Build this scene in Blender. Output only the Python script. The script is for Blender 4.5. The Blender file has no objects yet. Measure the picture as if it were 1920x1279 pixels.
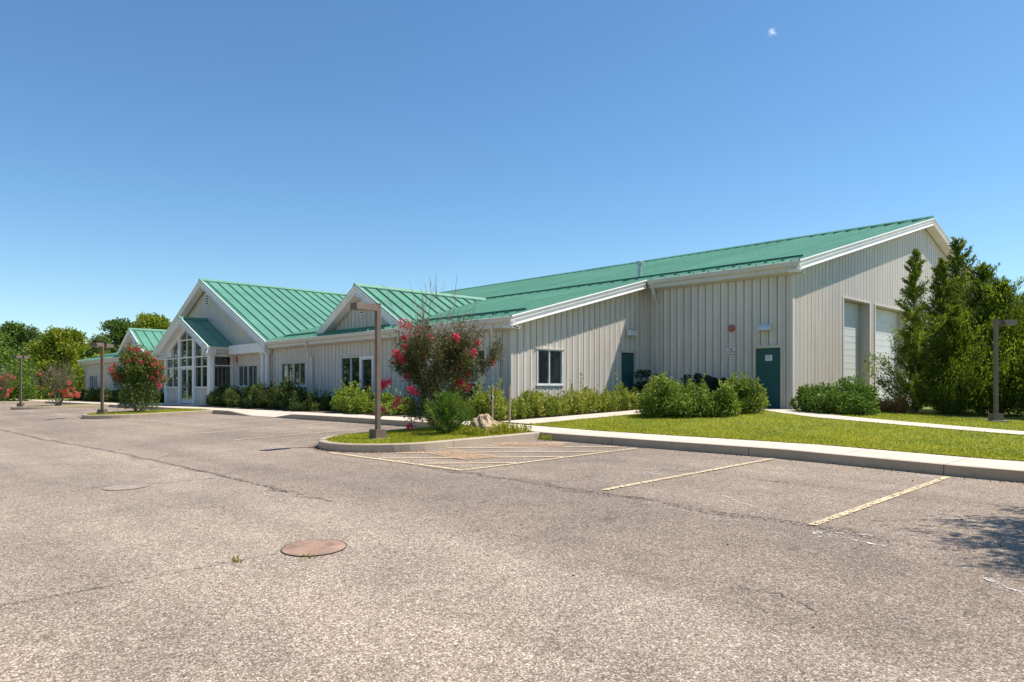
import bpy, math, random
import numpy as np
from mathutils import Vector
random.seed(7); RNG = np.random.default_rng(7)
S = bpy.context.scene; COL = S.collection
# ------------------------------------------------------------------ camera, sky, sun, exposure
cam_d = bpy.data.cameras.new("camera"); cam = bpy.data.objects.new("camera", cam_d); COL.objects.link(cam)
cam_d.sensor_width = 36; cam_d.lens = 36*1322/1920; cam_d.shift_y = (725-639.5)/1920
cam_d.clip_end = 3000; cam_d.clip_start = 0.05
cam.location = (0, 0, 0.79); cam.rotation_euler = (math.radians(90), 0, math.radians(46.05)); S.camera = cam
SUN = Vector((0.375, 0.48, 1.0)).normalized()
EL = math.asin(SUN.z); AZ = math.atan2(SUN.x, SUN.y)
w = bpy.data.worlds.new("World"); S.world = w; w.use_nodes = True
nt = w.node_tree; nt.nodes.clear()
wo = nt.nodes.new("ShaderNodeOutputWorld"); bg = nt.nodes.new("ShaderNodeBackground")
sky = nt.nodes.new("ShaderNodeTexSky"); sky.sky_type = 'NISHITA'; sky.sun_disc = False
sky.sun_elevation = EL; sky.sun_rotation = AZ; sky.air_density = 1.0; sky.dust_density = 0.25; sky.ozone_density = 2.6; sky.altitude = 10
bg.inputs[1].default_value = 0.124
hs = nt.nodes.new("ShaderNodeHueSaturation"); hs.inputs["Hue"].default_value = 0.5; hs.inputs["Saturation"].default_value = 1.12; tn = nt.nodes.new("ShaderNodeMix"); tn.data_type = 'RGBA'; tn.blend_type = 'MULTIPLY'; tn.inputs[0].default_value = 1.0; tn.inputs[7].default_value = (0.92, 1.02, 1.04, 1)
nt.links.new(sky.outputs[0], tn.inputs[6]); nt.links.new(tn.outputs[2], hs.inputs["Color"])
# one tiny wisp of cloud, fixed by its direction in the sky
tc = nt.nodes.new("ShaderNodeTexCoord"); vd = nt.nodes.new("ShaderNodeVectorMath"); vd.operation = 'DISTANCE'
vd.inputs[1].default_value = (-0.393, 0.814, 0.426); nz = nt.nodes.new("ShaderNodeTexNoise"); nz.inputs["Scale"].default_value = 190; nz.inputs["Detail"].default_value = 5
nt.links.new(tc.outputs["Generated"], vd.inputs[0]); nt.links.new(tc.outputs["Generated"], nz.inputs["Vector"])
m1 = nt.nodes.new("ShaderNodeMapRange"); m1.inputs[1].default_value = 0.0065; m1.inputs[2].default_value = 0.0; m1.inputs[3].default_value = 0.0; m1.inputs[4].default_value = 1.0; nt.links.new(vd.outputs["Value"], m1.inputs[0])
m2 = nt.nodes.new("ShaderNodeMath"); m2.operation = 'MULTIPLY'; nt.links.new(m1.outputs[0], m2.inputs[0]); mr_ = nt.nodes.new("ShaderNodeMapRange"); mr_.inputs[1].default_value = 0.42; mr_.inputs[2].default_value = 0.62; nt.links.new(nz.outputs["Fac"], mr_.inputs[0]); nt.links.new(mr_.outputs[0], m2.inputs[1])
mx = nt.nodes.new("ShaderNodeMix"); mx.data_type = 'RGBA'; mx.inputs[7].default_value = (5.2, 6.2, 7.4, 1)
nt.links.new(m2.outputs[0], mx.inputs[0]); nt.links.new(hs.outputs[0], mx.inputs[6]); nt.links.new(mx.outputs[2], bg.inputs[0]); nt.links.new(bg.outputs[0], wo.inputs[0])
sl = bpy.data.lights.new("sun", 'SUN'); sl.energy = 5.0; sl.angle = math.radians(0.53); sl.color = (1.0, 0.93, 0.835)
so = bpy.data.objects.new("sun", sl); COL.objects.link(so); so.rotation_euler = (-SUN).to_track_quat('-Z', 'Y').to_euler()
S.view_settings.view_transform = 'Standard'; S.view_settings.look = 'None'
S.view_settings.exposure = 0.31; S.view_settings.gamma = 1.0
S.render.resolution_x = 1024; S.render.resolution_y = 682

# ------------------------------------------------------------------ helpers
def new_mat(name):
    m = bpy.data.materials.new(name); m.use_nodes = True
    return m, m.node_tree, m.node_tree.nodes["Principled BSDF"]
def N(nt, t, **k):
    n = nt.nodes.new(t)
    for a, b in k.items(): setattr(n, a, b)
    return n
def noise(nt, vec, scale, detail=4, rough=0.6):
    n = N(nt, "ShaderNodeTexNoise"); n.inputs["Scale"].default_value = scale; n.inputs["Detail"].default_value = detail
    n.inputs["Roughness"].default_value = rough
    nt.links.new(vec, n.inputs["Vector"]); return n.outputs["Fac"]
def ramp(nt, fac, stops, interp='LINEAR'):
    r = N(nt, "ShaderNodeValToRGB"); r.color_ramp.interpolation = interp
    e = r.color_ramp.elements
    while len(e) < len(stops): e.new(0.5)
    for i, (p, c) in enumerate(stops):
        e[i].position = p; e[i].color = (c[0], c[1], c[2], 1) if hasattr(c, '__len__') else (c, c, c, 1)
    nt.links.new(fac, r.inputs[0]); return r.outputs[0]
def mix(nt, a, b, fac, mode='MIX'):
    m = N(nt, "ShaderNodeMix", data_type='RGBA', blend_type=mode)
    for s, v in ((m.inputs[0], fac), (m.inputs[6], a), (m.inputs[7], b)):
        if hasattr(v, 'is_linked') or isinstance(v, bpy.types.NodeSocket): nt.links.new(v, s)
        elif hasattr(v, '__len__'): s.default_value = (v[0], v[1], v[2], 1)
        else: s.default_value = v
    return m.outputs[2]
def pos(nt):
    g = N(nt, "ShaderNodeNewGeometry"); return g.outputs["Position"]
def objco(nt):
    g = N(nt, "ShaderNodeTexCoord"); return g.outputs["Object"]
def simple(name, col, rough=0.6, metal=0.0, var=0.12, scale=3.0, bump=0.0, bscale=60, stretch=None):
    m, nt, b = new_mat(name)
    p = pos(nt)
    if stretch:
        mp = N(nt, "ShaderNodeMapping"); mp.inputs["Scale"].default_value = stretch; nt.links.new(p, mp.inputs[0]); p = mp.outputs[0]
    f = noise(nt, p, scale, 6, 0.65)
    lo = tuple(c*(1-var) for c in col); hi = tuple(min(1, c*(1+var)) for c in col)
    nt.links.new(ramp(nt, f, [(0.3, lo), (0.7, hi)]), b.inputs["Base Color"])
    b.inputs["Roughness"].default_value = rough; b.inputs["Metallic"].default_value = metal
    if bump:
        bn = N(nt, "ShaderNodeBump"); bn.inputs["Strength"].default_value = bump; bn.inputs["Distance"].default_value = 0.02
        nt.links.new(noise(nt, pos(nt), bscale, 5), bn.inputs["Height"]); nt.links.new(bn.outputs[0], b.inputs["Normal"])
    return m
def leafmat(name, cols, rough=0.55, trans=0.35):
    """cols: dark .. light colours picked by the leaf's own tint"""
    m, nt, b = new_mat(name)
    a = N(nt, "ShaderNodeAttribute"); a.attribute_name = "tint"
    c = ramp(nt, a.outputs["Fac"], [(i/(len(cols)-1), q) for i, q in enumerate(cols)])
    nt.links.new(c, b.inputs["Base Color"]); b.inputs["Roughness"].default_value = rough
    b.inputs["Specular IOR Level"].default_value = 0.35
    t = N(nt, "ShaderNodeBsdfTranslucent"); nt.links.new(mix(nt, c, (1.0, 1.0, 0.45), 0.4, 'MULTIPLY'), t.inputs[0])
    ms = N(nt, "ShaderNodeMixShader"); ms.inputs[0].default_value = trans
    nt.links.new(b.outputs[0], ms.inputs[1]); nt.links.new(t.outputs[0], ms.inputs[2])
    nt.links.new(ms.outputs[0], nt.nodes["Material Output"].inputs[0]); return m

def tag(o, label=None, cat=None, group=None, kind=None):
    if label: o["label"] = label
    if cat: o["category"] = cat
    if group: o["group"] = group
    if kind: o["kind"] = kind
    return o
def empty(name, loc, label=None, cat=None, group=None, rz=0):
    o = bpy.data.objects.new(name, None); COL.objects.link(o); o.location = loc; o.rotation_euler = (0, 0, rz)
    o.empty_display_size = 0.2
    return tag(o, label, cat, group)
class MB:
    def __init__(s): s.v = []; s.f = []; s.m = []
    def add(s, vs, fs, mi=0):
        n = len(s.v); s.v += [tuple(p) for p in vs]
        s.f += [tuple(i+n for i in f) for f in fs]; s.m += [mi]*len(fs)
    def box(s, x0, x1, y0, y1, z0, z1, mi=0):
        s.add([(x0,y0,z0),(x1,y0,z0),(x1,y1,z0),(x0,y1,z0),(x0,y0,z1),(x1,y0,z1),(x1,y1,z1),(x0,y1,z1)],
              [(0,3,2,1),(4,5,6,7),(0,1,5,4),(1,2,6,5),(2,3,7,6),(3,0,4,7)], mi)
    def obox(s, o, u, n, u0, u1, n0, n1, z0, z1, mi=0):
        """box in a frame: o origin(x,y), u along the wall, n outward"""
        P = lambda a, b, z: (o[0]+u[0]*a+n[0]*b, o[1]+u[1]*a+n[1]*b, z)
        s.add([P(u0,n0,z0),P(u1,n0,z0),P(u1,n1,z0),P(u0,n1,z0),P(u0,n0,z1),P(u1,n0,z1),P(u1,n1,z1),P(u0,n1,z1)],
              [(0,3,2,1),(4,5,6,7),(0,1,5,4),(1,2,6,5),(2,3,7,6),(3,0,4,7)], mi)
    def quad(s, a, b, c, d, mi=0): s.add([a,b,c,d], [(0,1,2,3)], mi)
    def tube(s, pts, rad, sides=6, mi=0, cap=True):
        pts = [Vector(p) for p in pts]; n = len(pts); base = len(s.v); ref = None
        for i, p in enumerate(pts):
            t = (pts[min(i+1,n-1)]-pts[max(i-1,0)])
            if t.length < 1e-9: t = Vector((0,0,1))
            t.normalize()
            a = Vector((1,0,0)) if abs(t.x) < 0.8 else Vector((0,1,0))
            if ref is not None: a = ref
            a = (a - t*a.dot(t));
            if a.length < 1e-6: a = t.orthogonal()
            a.normalize(); ref = a; b = t.cross(a)
            r = rad[i] if hasattr(rad, '__len__') else rad
            for k in range(sides):
                th = 2*math.pi*(k+0.5)/sides
                s.v.append(tuple(p + a*(r*math.cos(th)) + b*(r*math.sin(th))))
        for i in range(n-1):
            for k in range(sides):
                k2 = (k+1) % sides
                s.f.append((base+i*sides+k, base+i*sides+k2, base+(i+1)*sides+k2, base+(i+1)*sides+k)); s.m.append(mi)
        if cap:
            s.f.append(tuple(base+k for k in range(sides))[::-1]); s.m.append(mi)
            s.f.append(tuple(base+(n-1)*sides+k for k in range(sides))); s.m.append(mi)
    def extrude(s, prof, A, B, out, mi=0):
        """closed profile [(out,z)] swept from A to B, both ends cut plumb"""
        A = Vector(A); B = Vector(B); o = Vector((out[0], out[1], 0)); n = len(prof)
        va = [A+o*p[0]+Vector((0,0,p[1])) for p in prof]; vb = [B+o*p[0]+Vector((0,0,p[1])) for p in prof]
        s.add(va+vb, [(i, (i+1) % n, n+(i+1) % n, n+i) for i in range(n)] + [tuple(range(n))[::-1], tuple(range(n, 2*n))], mi)
    def build(s, name, mats, parent=None, smooth=False):
        me = bpy.data.meshes.new(name); me.from_pydata(s.v, [], s.f)
        if not isinstance(mats, (list, tuple)): mats = [mats]
        for m in mats: me.materials.append(m)
        me.polygons.foreach_set("material_index", s.m)
        if smooth: me.polygons.foreach_set("use_smooth", [True]*len(s.f))
        me.update(); return link(name, me, parent)
def link(name, me, parent=None):
    o = bpy.data.objects.new(name, me); COL.objects.link(o)
    if parent is not None:
        o.parent = parent                      # children are modelled in the parent's own frame
    return o
def local(parent):
    return Vector(parent.location)
def fastmesh(name, V, F, mats, parent=None, tint=None, mi=None):
    """V (n,3), F (m,4) quads"""
    me = bpy.data.meshes.new(name); nv = len(V); nf = len(F)
    me.vertices.add(nv); me.vertices.foreach_set("co", np.ascontiguousarray(V, dtype=np.float32).ravel())
    me.loops.add(nf*4); me.loops.foreach_set("vertex_index", np.ascontiguousarray(F, dtype=np.int32).ravel())
    me.polygons.add(nf); me.polygons.foreach_set("loop_start", np.arange(0, nf*4, 4, dtype=np.int32))
    me.polygons.foreach_set("loop_total", np.full(nf, 4, dtype=np.int32))
    if not isinstance(mats, (list, tuple)): mats = [mats]
    for m in mats: me.materials.append(m)
    if mi is not None: me.polygons.foreach_set("material_index", mi.astype(np.int32))
    me.update(calc_edges=True)
    if tint is not None:
        at = me.attributes.new("tint", 'FLOAT', 'FACE'); at.data.foreach_set("value", np.clip(tint, 0, 1).astype(np.float32))
    return link(name, me, parent)
def unit(a): return a/np.maximum(np.linalg.norm(a, axis=1, keepdims=True), 1e-9)
def leafgeo(P, D, L, W):
    """one folded rhombic leaf per point"""
    n = len(P); D = unit(D); R = RNG.normal(size=(n,3)); Sd = unit(np.cross(D, R)); U = np.cross(Sd, D)
    L = (L*RNG.uniform(0.7,1.3,n))[:,None]; W = (W*RNG.uniform(0.7,1.3,n))[:,None]
    V = np.stack([P, P+D*L*0.45+Sd*W*0.5+U*W*0.12, P+D*L, P+D*L*0.45-Sd*W*0.5+U*W*0.12], 1).reshape(-1,3)
    return V, np.arange(4*n).reshape(n,4)
def leaves(name, P, D, L, W, mat, parent, tint):
    V, F = leafgeo(np.asarray(P), np.asarray(D), L, W); return fastmesh(name, V, F, mat, parent, tint)

# ------------------------------------------------------------------ materials
def N1(nt, v, a, b_):
    m = N(nt, 'ShaderNodeMapRange'); m.inputs[1].default_value = a; m.inputs[2].default_value = b_; nt.links.new(v, m.inputs[0]); return m.outputs[0]
def asphalt():
    m, nt, b = new_mat("asphalt"); p = pos(nt)
    v = N(nt, "ShaderNodeTexVoronoi"); v.inputs["Scale"].default_value = 105; v.inputs["Randomness"].default_value = 1; nt.links.new(p, v.inputs["Vector"])
    sp = N(nt, "ShaderNodeSeparateColor"); nt.links.new(v.outputs["Color"], sp.inputs[0])
    agg = ramp(nt, sp.outputs[0], [(0.0, (0.15,0.112,0.082)), (0.3, (0.265,0.207,0.157)), (0.6, (0.355,0.284,0.220)), (0.82, (0.46,0.380,0.305)), (1.0, (0.70,0.61,0.52))])
    v2 = N(nt, "ShaderNodeTexVoronoi"); v2.inputs["Scale"].default_value = 44; nt.links.new(p, v2.inputs["Vector"])
    sp2 = N(nt, "ShaderNodeSeparateColor"); nt.links.new(v2.outputs["Color"], sp2.inputs[0])
    c = mix(nt, agg, ramp(nt, sp2.outputs[1], [(0, 0.76), (0.5, 1.0), (1, 1.24)]), 0.75, 'MULTIPLY')
    big = noise(nt, p, 0.22, 4, 0.6); mid = noise(nt, p, 1.6, 5, 0.7)
    c = mix(nt, c, ramp(nt, big, [(0.32, (0.78,0.765,0.75)), (0.5, (0.95,0.93,0.905)), (0.68, (1.10,1.065,1.01))]), 1.0, 'MULTIPLY')
    c = mix(nt, c, ramp(nt, mid, [(0.3, 0.86), (0.7, 1.12)]), 0.9, 'MULTIPLY')
    mp = N(nt, "ShaderNodeMapping"); mp.inputs["Scale"].default_value = (0.06, 0.9, 1); nt.links.new(p, mp.inputs[0])
    c = mix(nt, c, ramp(nt, noise(nt, mp.outputs[0], 1.0, 3, 0.5), [(0.36, 0.88), (0.62, 1.08)]), 1.0, 'MULTIPLY')
    mp2 = N(nt, "ShaderNodeMapping"); mp2.inputs["Location"].default_value = (3.7, 9.1, 0); nt.links.new(p, mp2.inputs[0])
    st = ramp(nt, noise(nt, mp2.outputs[0], 0.75, 5, 0.72), [(0.60, 1.0), (0.72, 0.72)])
    c = mix(nt, c, st, 0.6, 'MULTIPLY')
    # the strip of bays is an older, greyer lift of paving than the driving lane
    sy = N(nt, "ShaderNodeSeparateXYZ"); nt.links.new(p, sy.inputs[0])
    ay = N(nt, "ShaderNodeMath", operation='MULTIPLY_ADD'); ay.inputs[1].default_value = 0.5; nt.links.new(noise(nt, p, 1.1, 5, 0.7), ay.inputs[0]); nt.links.new(sy.outputs[1], ay.inputs[2])
    c = mix(nt, c, ramp(nt, N1(nt, ay.outputs[0], 4.45, 4.75), [(0.0, (1,1,1)), (1.0, (0.90,0.89,0.89))]), 1.0, 'MULTIPLY')
    # pale sandy wash and dark oil drips
    c = mix(nt, c, (0.44,0.36,0.28), ramp(nt, noise(nt, mp2.outputs[0], 0.33, 6, 0.7), [(0.62, 0.0), (0.76, 0.45)]))
    c = mix(nt, c, (0.09,0.075,0.065), ramp(nt, noise(nt, p, 2.7, 3, 0.5), [(0.70, 0.0), (0.78, 0.55)]))
    nt.links.new(c, b.inputs["Base Color"]); b.inputs["Roughness"].default_value = 0.9; b.inputs["Specular IOR Level"].default_value = 0.25
    bn = N(nt, "ShaderNodeBump"); bn.inputs["Strength"].default_value = 0.5; bn.inputs["Distance"].default_value = 0.006
    nt.links.new(v.outputs["Distance"], bn.inputs["Height"]); nt.links.new(bn.outputs[0], b.inputs["Normal"]); return m
def concrete(name, col, joint=0, ax=0):
    m, nt, b = new_mat(name); p = pos(nt)
    c = ramp(nt, noise(nt, p, 1.3, 6, 0.7), [(0.3, tuple(k*0.86 for k in col)), (0.7, tuple(k*1.08 for k in col))])
    c = mix(nt, c, ramp(nt, noise(nt, p, 55, 3, 0.6), [(0.25, 0.82), (0.75, 1.12)]), 0.8, 'MULTIPLY')
    if joint:
        s = N(nt, "ShaderNodeSeparateXYZ"); nt.links.new(p, s.inputs[0])
        a = N(nt, "ShaderNodeMath", operation='MULTIPLY'); a.inputs[1].default_value = 1/joint; nt.links.new(s.outputs[ax], a.inputs[0])
        fr = N(nt, "ShaderNodeMath", operation='FRACT'); nt.links.new(a.outputs[0], fr.inputs[0])
        lt = N(nt, "ShaderNodeMath", operation='LESS_THAN'); lt.inputs[1].default_value = 0.013/joint; nt.links.new(fr.outputs[0], lt.inputs[0])
        c = mix(nt, c, (0.10,0.09,0.08), lt.outputs[0])
    c = mix(nt, c, (0.20,0.16,0.12), ramp(nt, noise(nt, p, 3.1, 7, 0.75), [(0.56, 0.0), (0.74, 0.55)]))
    nt.links.new(c, b.inputs["Base Color"]); b.inputs["Roughness"].default_value = 0.9
    bn = N(nt, "ShaderNodeBump"); bn.inputs["Strength"].default_value = 0.35; bn.inputs["Distance"].default_value = 0.01
    nt.links.new(noise(nt, p, 40, 5), bn.inputs["Height"]); nt.links.new(bn.outputs[0], b.inputs["Normal"]); return m
def metalsheet(name, col, streak=0.10, rough=0.45):
    m, nt, b = new_mat(name); p = pos(nt)
    mp = N(nt, "ShaderNodeMapping"); mp.inputs["Scale"].default_value = (2.2, 2.2, 0.25); nt.links.new(p, mp.inputs[0])
    c = ramp(nt, noise(nt, mp.outputs[0], 1.4, 6, 0.65), [(0.28, tuple(k*(1-streak) for k in col)), (0.72, tuple(min(1,k*(1+streak*0.6)) for k in col))])
    c = mix(nt, c, ramp(nt, noise(nt, p, 0.5, 4, 0.6), [(0.3, 0.93), (0.7, 1.04)]), 1.0, 'MULTIPLY')
    sz = N(nt, "ShaderNodeSeparateXYZ"); nt.links.new(p, sz.inputs[0])
    ad = N(nt, "ShaderNodeMath", operation='ADD'); nt.links.new(sz.outputs[2], ad.inputs[0])
    ns = N(nt, "ShaderNodeMath", operation='MULTIPLY'); ns.inputs[1].default_value = 0.7; nt.links.new(noise(nt, p, 4, 5, 0.7), ns.inputs[0]); nt.links.new(ns.outputs[0], ad.inputs[1])
    c = mix(nt, c, ramp(nt, ad.outputs[0], [(0.12, (0.80,0.76,0.68)), (0.5, (1,1,1))]), 1.0, 'MULTIPLY')
    nt.links.new(c, b.inputs["Base Color"]); b.inputs["Roughness"].default_value = rough; b.inputs["Specular IOR Level"].default_value = 0.4
    bn = N(nt, "ShaderNodeBump"); bn.inputs["Strength"].default_value = 0.08; bn.inputs["Distance"].default_value = 0.03
    nt.links.new(noise(nt, p, 1.8, 2, 0.5), bn.inputs["Height"]); nt.links.new(bn.outputs[0], b.inputs["Normal"])
    return m
def roofmat():
    m, nt, b = new_mat("green_roof_metal"); p = pos(nt)
    c = ramp(nt, noise(nt, p, 0.35, 5, 0.6), [(0.3, (0.100,0.265,0.175)), (0.7, (0.140,0.335,0.230))])
    c = mix(nt, c, ramp(nt, noise(nt, p, 5, 5, 0.7), [(0.3, 0.9), (0.7, 1.07)]), 1.0, 'MULTIPLY')
    mp = N(nt, "ShaderNodeMapping"); mp.inputs["Scale"].default_value = (1/0.61, 0.02, 0.02); nt.links.new(p, mp.inputs[0])
    wn = N(nt, "ShaderNodeTexWhiteNoise"); fl = N(nt, "ShaderNodeVectorMath", operation='FLOOR'); nt.links.new(mp.outputs[0], fl.inputs[0]); nt.links.new(fl.outputs[0], wn.inputs[0])
    c = mix(nt, c, ramp(nt, wn.outputs[0], [(0, 0.93), (1, 1.06)]), 1.0, 'MULTIPLY')
    nt.links.new(c, b.inputs["Base Color"]); b.inputs["Roughness"].default_value = 0.42
    bn = N(nt, "ShaderNodeBump"); bn.inputs["Strength"].default_value = 0.06; bn.inputs["Distance"].default_value = 0.03
    nt.links.new(noise(nt, p, 2.5, 2, 0.5), bn.inputs["Height"]); nt.links.new(bn.outputs[0], b.inputs["Normal"])
    return m
def glassmat():
    m, nt, b = new_mat("window_glass"); p = pos(nt)
    nt.links.new(ramp(nt, noise(nt, p, 0.8, 3, 0.5), [(0.35, (0.008,0.010,0.012)), (0.7, (0.030,0.036,0.038))]), b.inputs["Base Color"])
    b.inputs["Roughness"].default_value = 0.015; b.inputs["IOR"].default_value = 1.95
    bn = N(nt, "ShaderNodeBump"); bn.inputs["Strength"].default_value = 0.03; bn.inputs["Distance"].default_value = 0.02
    nt.links.new(noise(nt, p, 2.5, 2, 0.5), bn.inputs["Height"]); nt.links.new(bn.outputs[0], b.inputs["Normal"])
    return m
def lawnmat(name, cols):
    m, nt, b = new_mat(name); p = pos(nt)
    c = ramp(nt, noise(nt, p, 0.9, 6, 0.75), [(0.3, cols[0]), (0.52, cols[1]), (0.72, cols[2])])
    c = mix(nt, c, ramp(nt, noise(nt, p, 38, 4, 0.7), [(0.3, 0.6), (0.7, 1.35)]), 1.0, 'MULTIPLY')
    nt.links.new(c, b.inputs["Base Color"]); b.inputs["Roughness"].default_value = 0.85
    bn = N(nt, "ShaderNodeBump"); bn.inputs["Strength"].default_value = 0.8; bn.inputs["Distance"].default_value = 0.04
    nt.links.new(noise(nt, p, 45, 4), bn.inputs["Height"]); nt.links.new(bn.outputs[0], b.inputs["Normal"]); return m
def paint(name, col, wear=0.5):
    """worn road paint: alpha broken up by the aggregate"""
    m, nt, b = new_mat(name); p = pos(nt)
    nt.links.new(ramp(nt, noise(nt, p, 25, 4, 0.6), [(0.3, tuple(c*0.8 for c in col)), (0.7, col)]), b.inputs["Base Color"])
    b.inputs["Roughness"].default_value = 0.8
    v = N(nt, "ShaderNodeTexVoronoi"); v.inputs["Scale"].default_value = 55; nt.links.new(p, v.inputs["Vector"])
    sp = N(nt, "ShaderNodeSeparateColor"); nt.links.new(v.outputs["Color"], sp.inputs[0])
    n2 = noise(nt, p, 2.2, 4, 0.7)
    ad = N(nt, "ShaderNodeMath", operation='ADD'); nt.links.new(n2, ad.inputs[0]); nt.links.new(sp.outputs[0], ad.inputs[1])
    gt = N(nt, "ShaderNodeMath", operation='GREATER_THAN'); gt.inputs[1].default_value = 0.35+wear; nt.links.new(ad.outputs[0], gt.inputs[0])
    nt.links.new(gt.outputs[0], b.inputs["Alpha"]); return m
M = {}
M['asphalt'] = asphalt()
M['walk'] = concrete("sidewalk_concrete", (0.68,0.575,0.46), 1.55)
M['kerb'] = concrete("kerb_concrete", (0.47,0.375,0.27), 3.1)
M['kerbY'] = concrete("island_kerb_concrete", (0.50,0.40,0.29), 3.1, 1)
M['pad'] = concrete("footing_concrete", (0.40,0.36,0.31))
M['wall'] = metalsheet("stone_painted_siding", (0.655,0.585,0.515), 0.13)
M['white'] = metalsheet("white_trim", (0.82,0.80,0.77), 0.07)
M['offwhite'] = metalsheet("pale_gutter", (0.66,0.61,0.54), 0.08)
M['soffit'] = simple("soffit", (0.58,0.53,0.44))
M['roof'] = roofmat(); M['darkgreen'] = simple("dark_green_metal", (0.02,0.12,0.085), 0.5)
M['glass'] = glassmat()
M['frame'] = simple("window_frame_white", (0.66,0.67,0.68), 0.4)
M['door'] = simple("teal_door_paint", (0.010,0.078,0.080), 0.5, var=0.08)
M['garage'] = metalsheet("garage_door_white", (0.66,0.655,0.64), 0.05)
M['steel'] = simple("brushed_steel", (0.45,0.45,0.44), 0.35, 0.8)
M['vent'] = simple("galvanised", (0.42,0.50,0.50), 0.4, 0.3)
M['pole'] = simple("bronze_pole_paint", (0.165,0.118,0.085), 0.55, var=0.2, scale=6)
M['lens'] = simple("lamp_lens", (0.35,0.32,0.26), 0.3)
M['black'] = simple("dark_void", (0.015,0.015,0.015), 0.7)
M['red'] = simple("faded_red", (0.42,0.10,0.09), 0.55)
M['signred'] = simple("sign_red", (0.55,0.05,0.05), 0.55, var=0.3, scale=40)
M['paper'] = simple("paper_white", (0.72,0.72,0.70), 0.7)
M['grey'] = simple("print_grey", (0.33,0.36,0.37), 0.7)
M['lawn'] = lawnmat("lawn_soil_and_grass", [(0.13,0.15,0.02), (0.22,0.26,0.025), (0.33,0.32,0.05)])
M['field'] = lawnmat("far_grass", [(0.14,0.16,0.03), (0.22,0.26,0.04), (0.30,0.31,0.06)])
M['mulch'] = simple("mulch", (0.10,0.075,0.05), 0.95, var=0.5, scale=20, bump=0.8, bscale=30)
M['yellow'] = paint("worn_yellow_paint", (0.80,0.62,0.38), 0.42)
M['yellow2'] = paint("very_worn_orange_paint", (0.68,0.42,0.24), 0.72)
M['spray'] = paint("white_spray_paint", (0.72,0.70,0.68), 0.80)
M['crack'] = simple("asphalt_crack", (0.11,0.088,0.07), 0.95)
M['seal'] = paint("darkened_asphalt_seam", (0.19,0.152,0.12), 0.95)
M['rust'] = simple("rusty_iron", (0.36,0.225,0.155), 0.8, 0.0, var=0.35, scale=5, bump=0.4, bscale=50)
M['tarred'] = simple('tarred_iron', (0.36,0.285,0.225), 0.85, var=0.28, scale=7, bump=0.5, bscale=60)
M['bark'] = simple("bark_grey_brown", (0.17,0.125,0.09), 0.9, var=0.4, scale=14)
M['barkpale'] = simple("bark_pale_tan", (0.30,0.23,0.165), 0.85, var=0.35, scale=12)
M['twig'] = simple("dead_twig", (0.20,0.155,0.125), 0.9, var=0.3, scale=9)
M['wood'] = simple("weathered_stake_wood", (0.27,0.20,0.15), 0.85, var=0.25, scale=14)
M['stone'] = simple("tan_boulder", (0.52,0.385,0.235), 0.9, var=0.35, scale=9, bump=1.0, bscale=22)
L = {}
L['hedge'] = leafmat("dark_juniper_needles", [(0.03,0.055,0.014), (0.075,0.115,0.022), (0.16,0.20,0.035)])
L['bush'] = leafmat("bayberry_leaves", [(0.07,0.12,0.016), (0.18,0.255,0.028), (0.40,0.44,0.075)])
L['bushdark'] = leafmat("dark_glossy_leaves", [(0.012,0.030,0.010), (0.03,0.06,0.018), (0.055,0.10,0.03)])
L['bushlight'] = leafmat("yellow_green_leaves", [(0.13,0.20,0.02), (0.24,0.33,0.03), (0.44,0.50,0.09)])
L['holly'] = leafmat("mid_green_leaves", [(0.055,0.12,0.014), (0.12,0.21,0.024), (0.22,0.32,0.05)])
L['cedar'] = leafmat("cedar_sprays", [(0.022,0.045,0.008), (0.13,0.195,0.016), (0.46,0.49,0.045)], trans=0.5)
L['myrtle'] = leafmat("crape_myrtle_leaves", [(0.04,0.065,0.018), (0.11,0.125,0.03), (0.27,0.15,0.06), (0.40,0.15,0.09)])
L['bloom'] = leafmat("crape_myrtle_blossom", [(0.65,0.02,0.10), (0.90,0.05,0.17), (0.92,0.20,0.26)], 0.6, 0.4)
L['blooms'] = leafmat("salmon_blossom", [(0.80,0.08,0.10), (0.92,0.18,0.15), (0.92,0.36,0.26)], 0.6, 0.4)
L['treeyel'] = leafmat("yellow_green_tree_leaves", [(0.08,0.13,0.012), (0.24,0.29,0.016), (0.50,0.48,0.035)])
L['treedark'] = leafmat("dark_green_tree_leaves", [(0.04,0.085,0.014), (0.11,0.18,0.024), (0.23,0.31,0.045)])
L['treemid'] = leafmat("mid_green_tree_leaves", [(0.05,0.11,0.014), (0.13,0.22,0.022), (0.27,0.35,0.045)])
L['weed'] = leafmat("goldenrod_leaves", [(0.11,0.16,0.018), (0.26,0.33,0.035), (0.52,0.48,0.08)])
L['grass'] = leafmat("grass_blades", [(0.22,0.235,0.025), (0.41,0.43,0.028), (0.66,0.58,0.08)], 0.6, 0.45)
L['myrtleleafy'] = leafmat('leafy_crape_myrtle_leaves', [(0.05,0.09,0.02), (0.13,0.20,0.03), (0.27,0.28,0.06), (0.48,0.24,0.10)])
L['dead'] = leafmat("dead_brush_leaves", [(0.14,0.06,0.03), (0.30,0.13,0.06), (0.42,0.24,0.12)])

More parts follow.
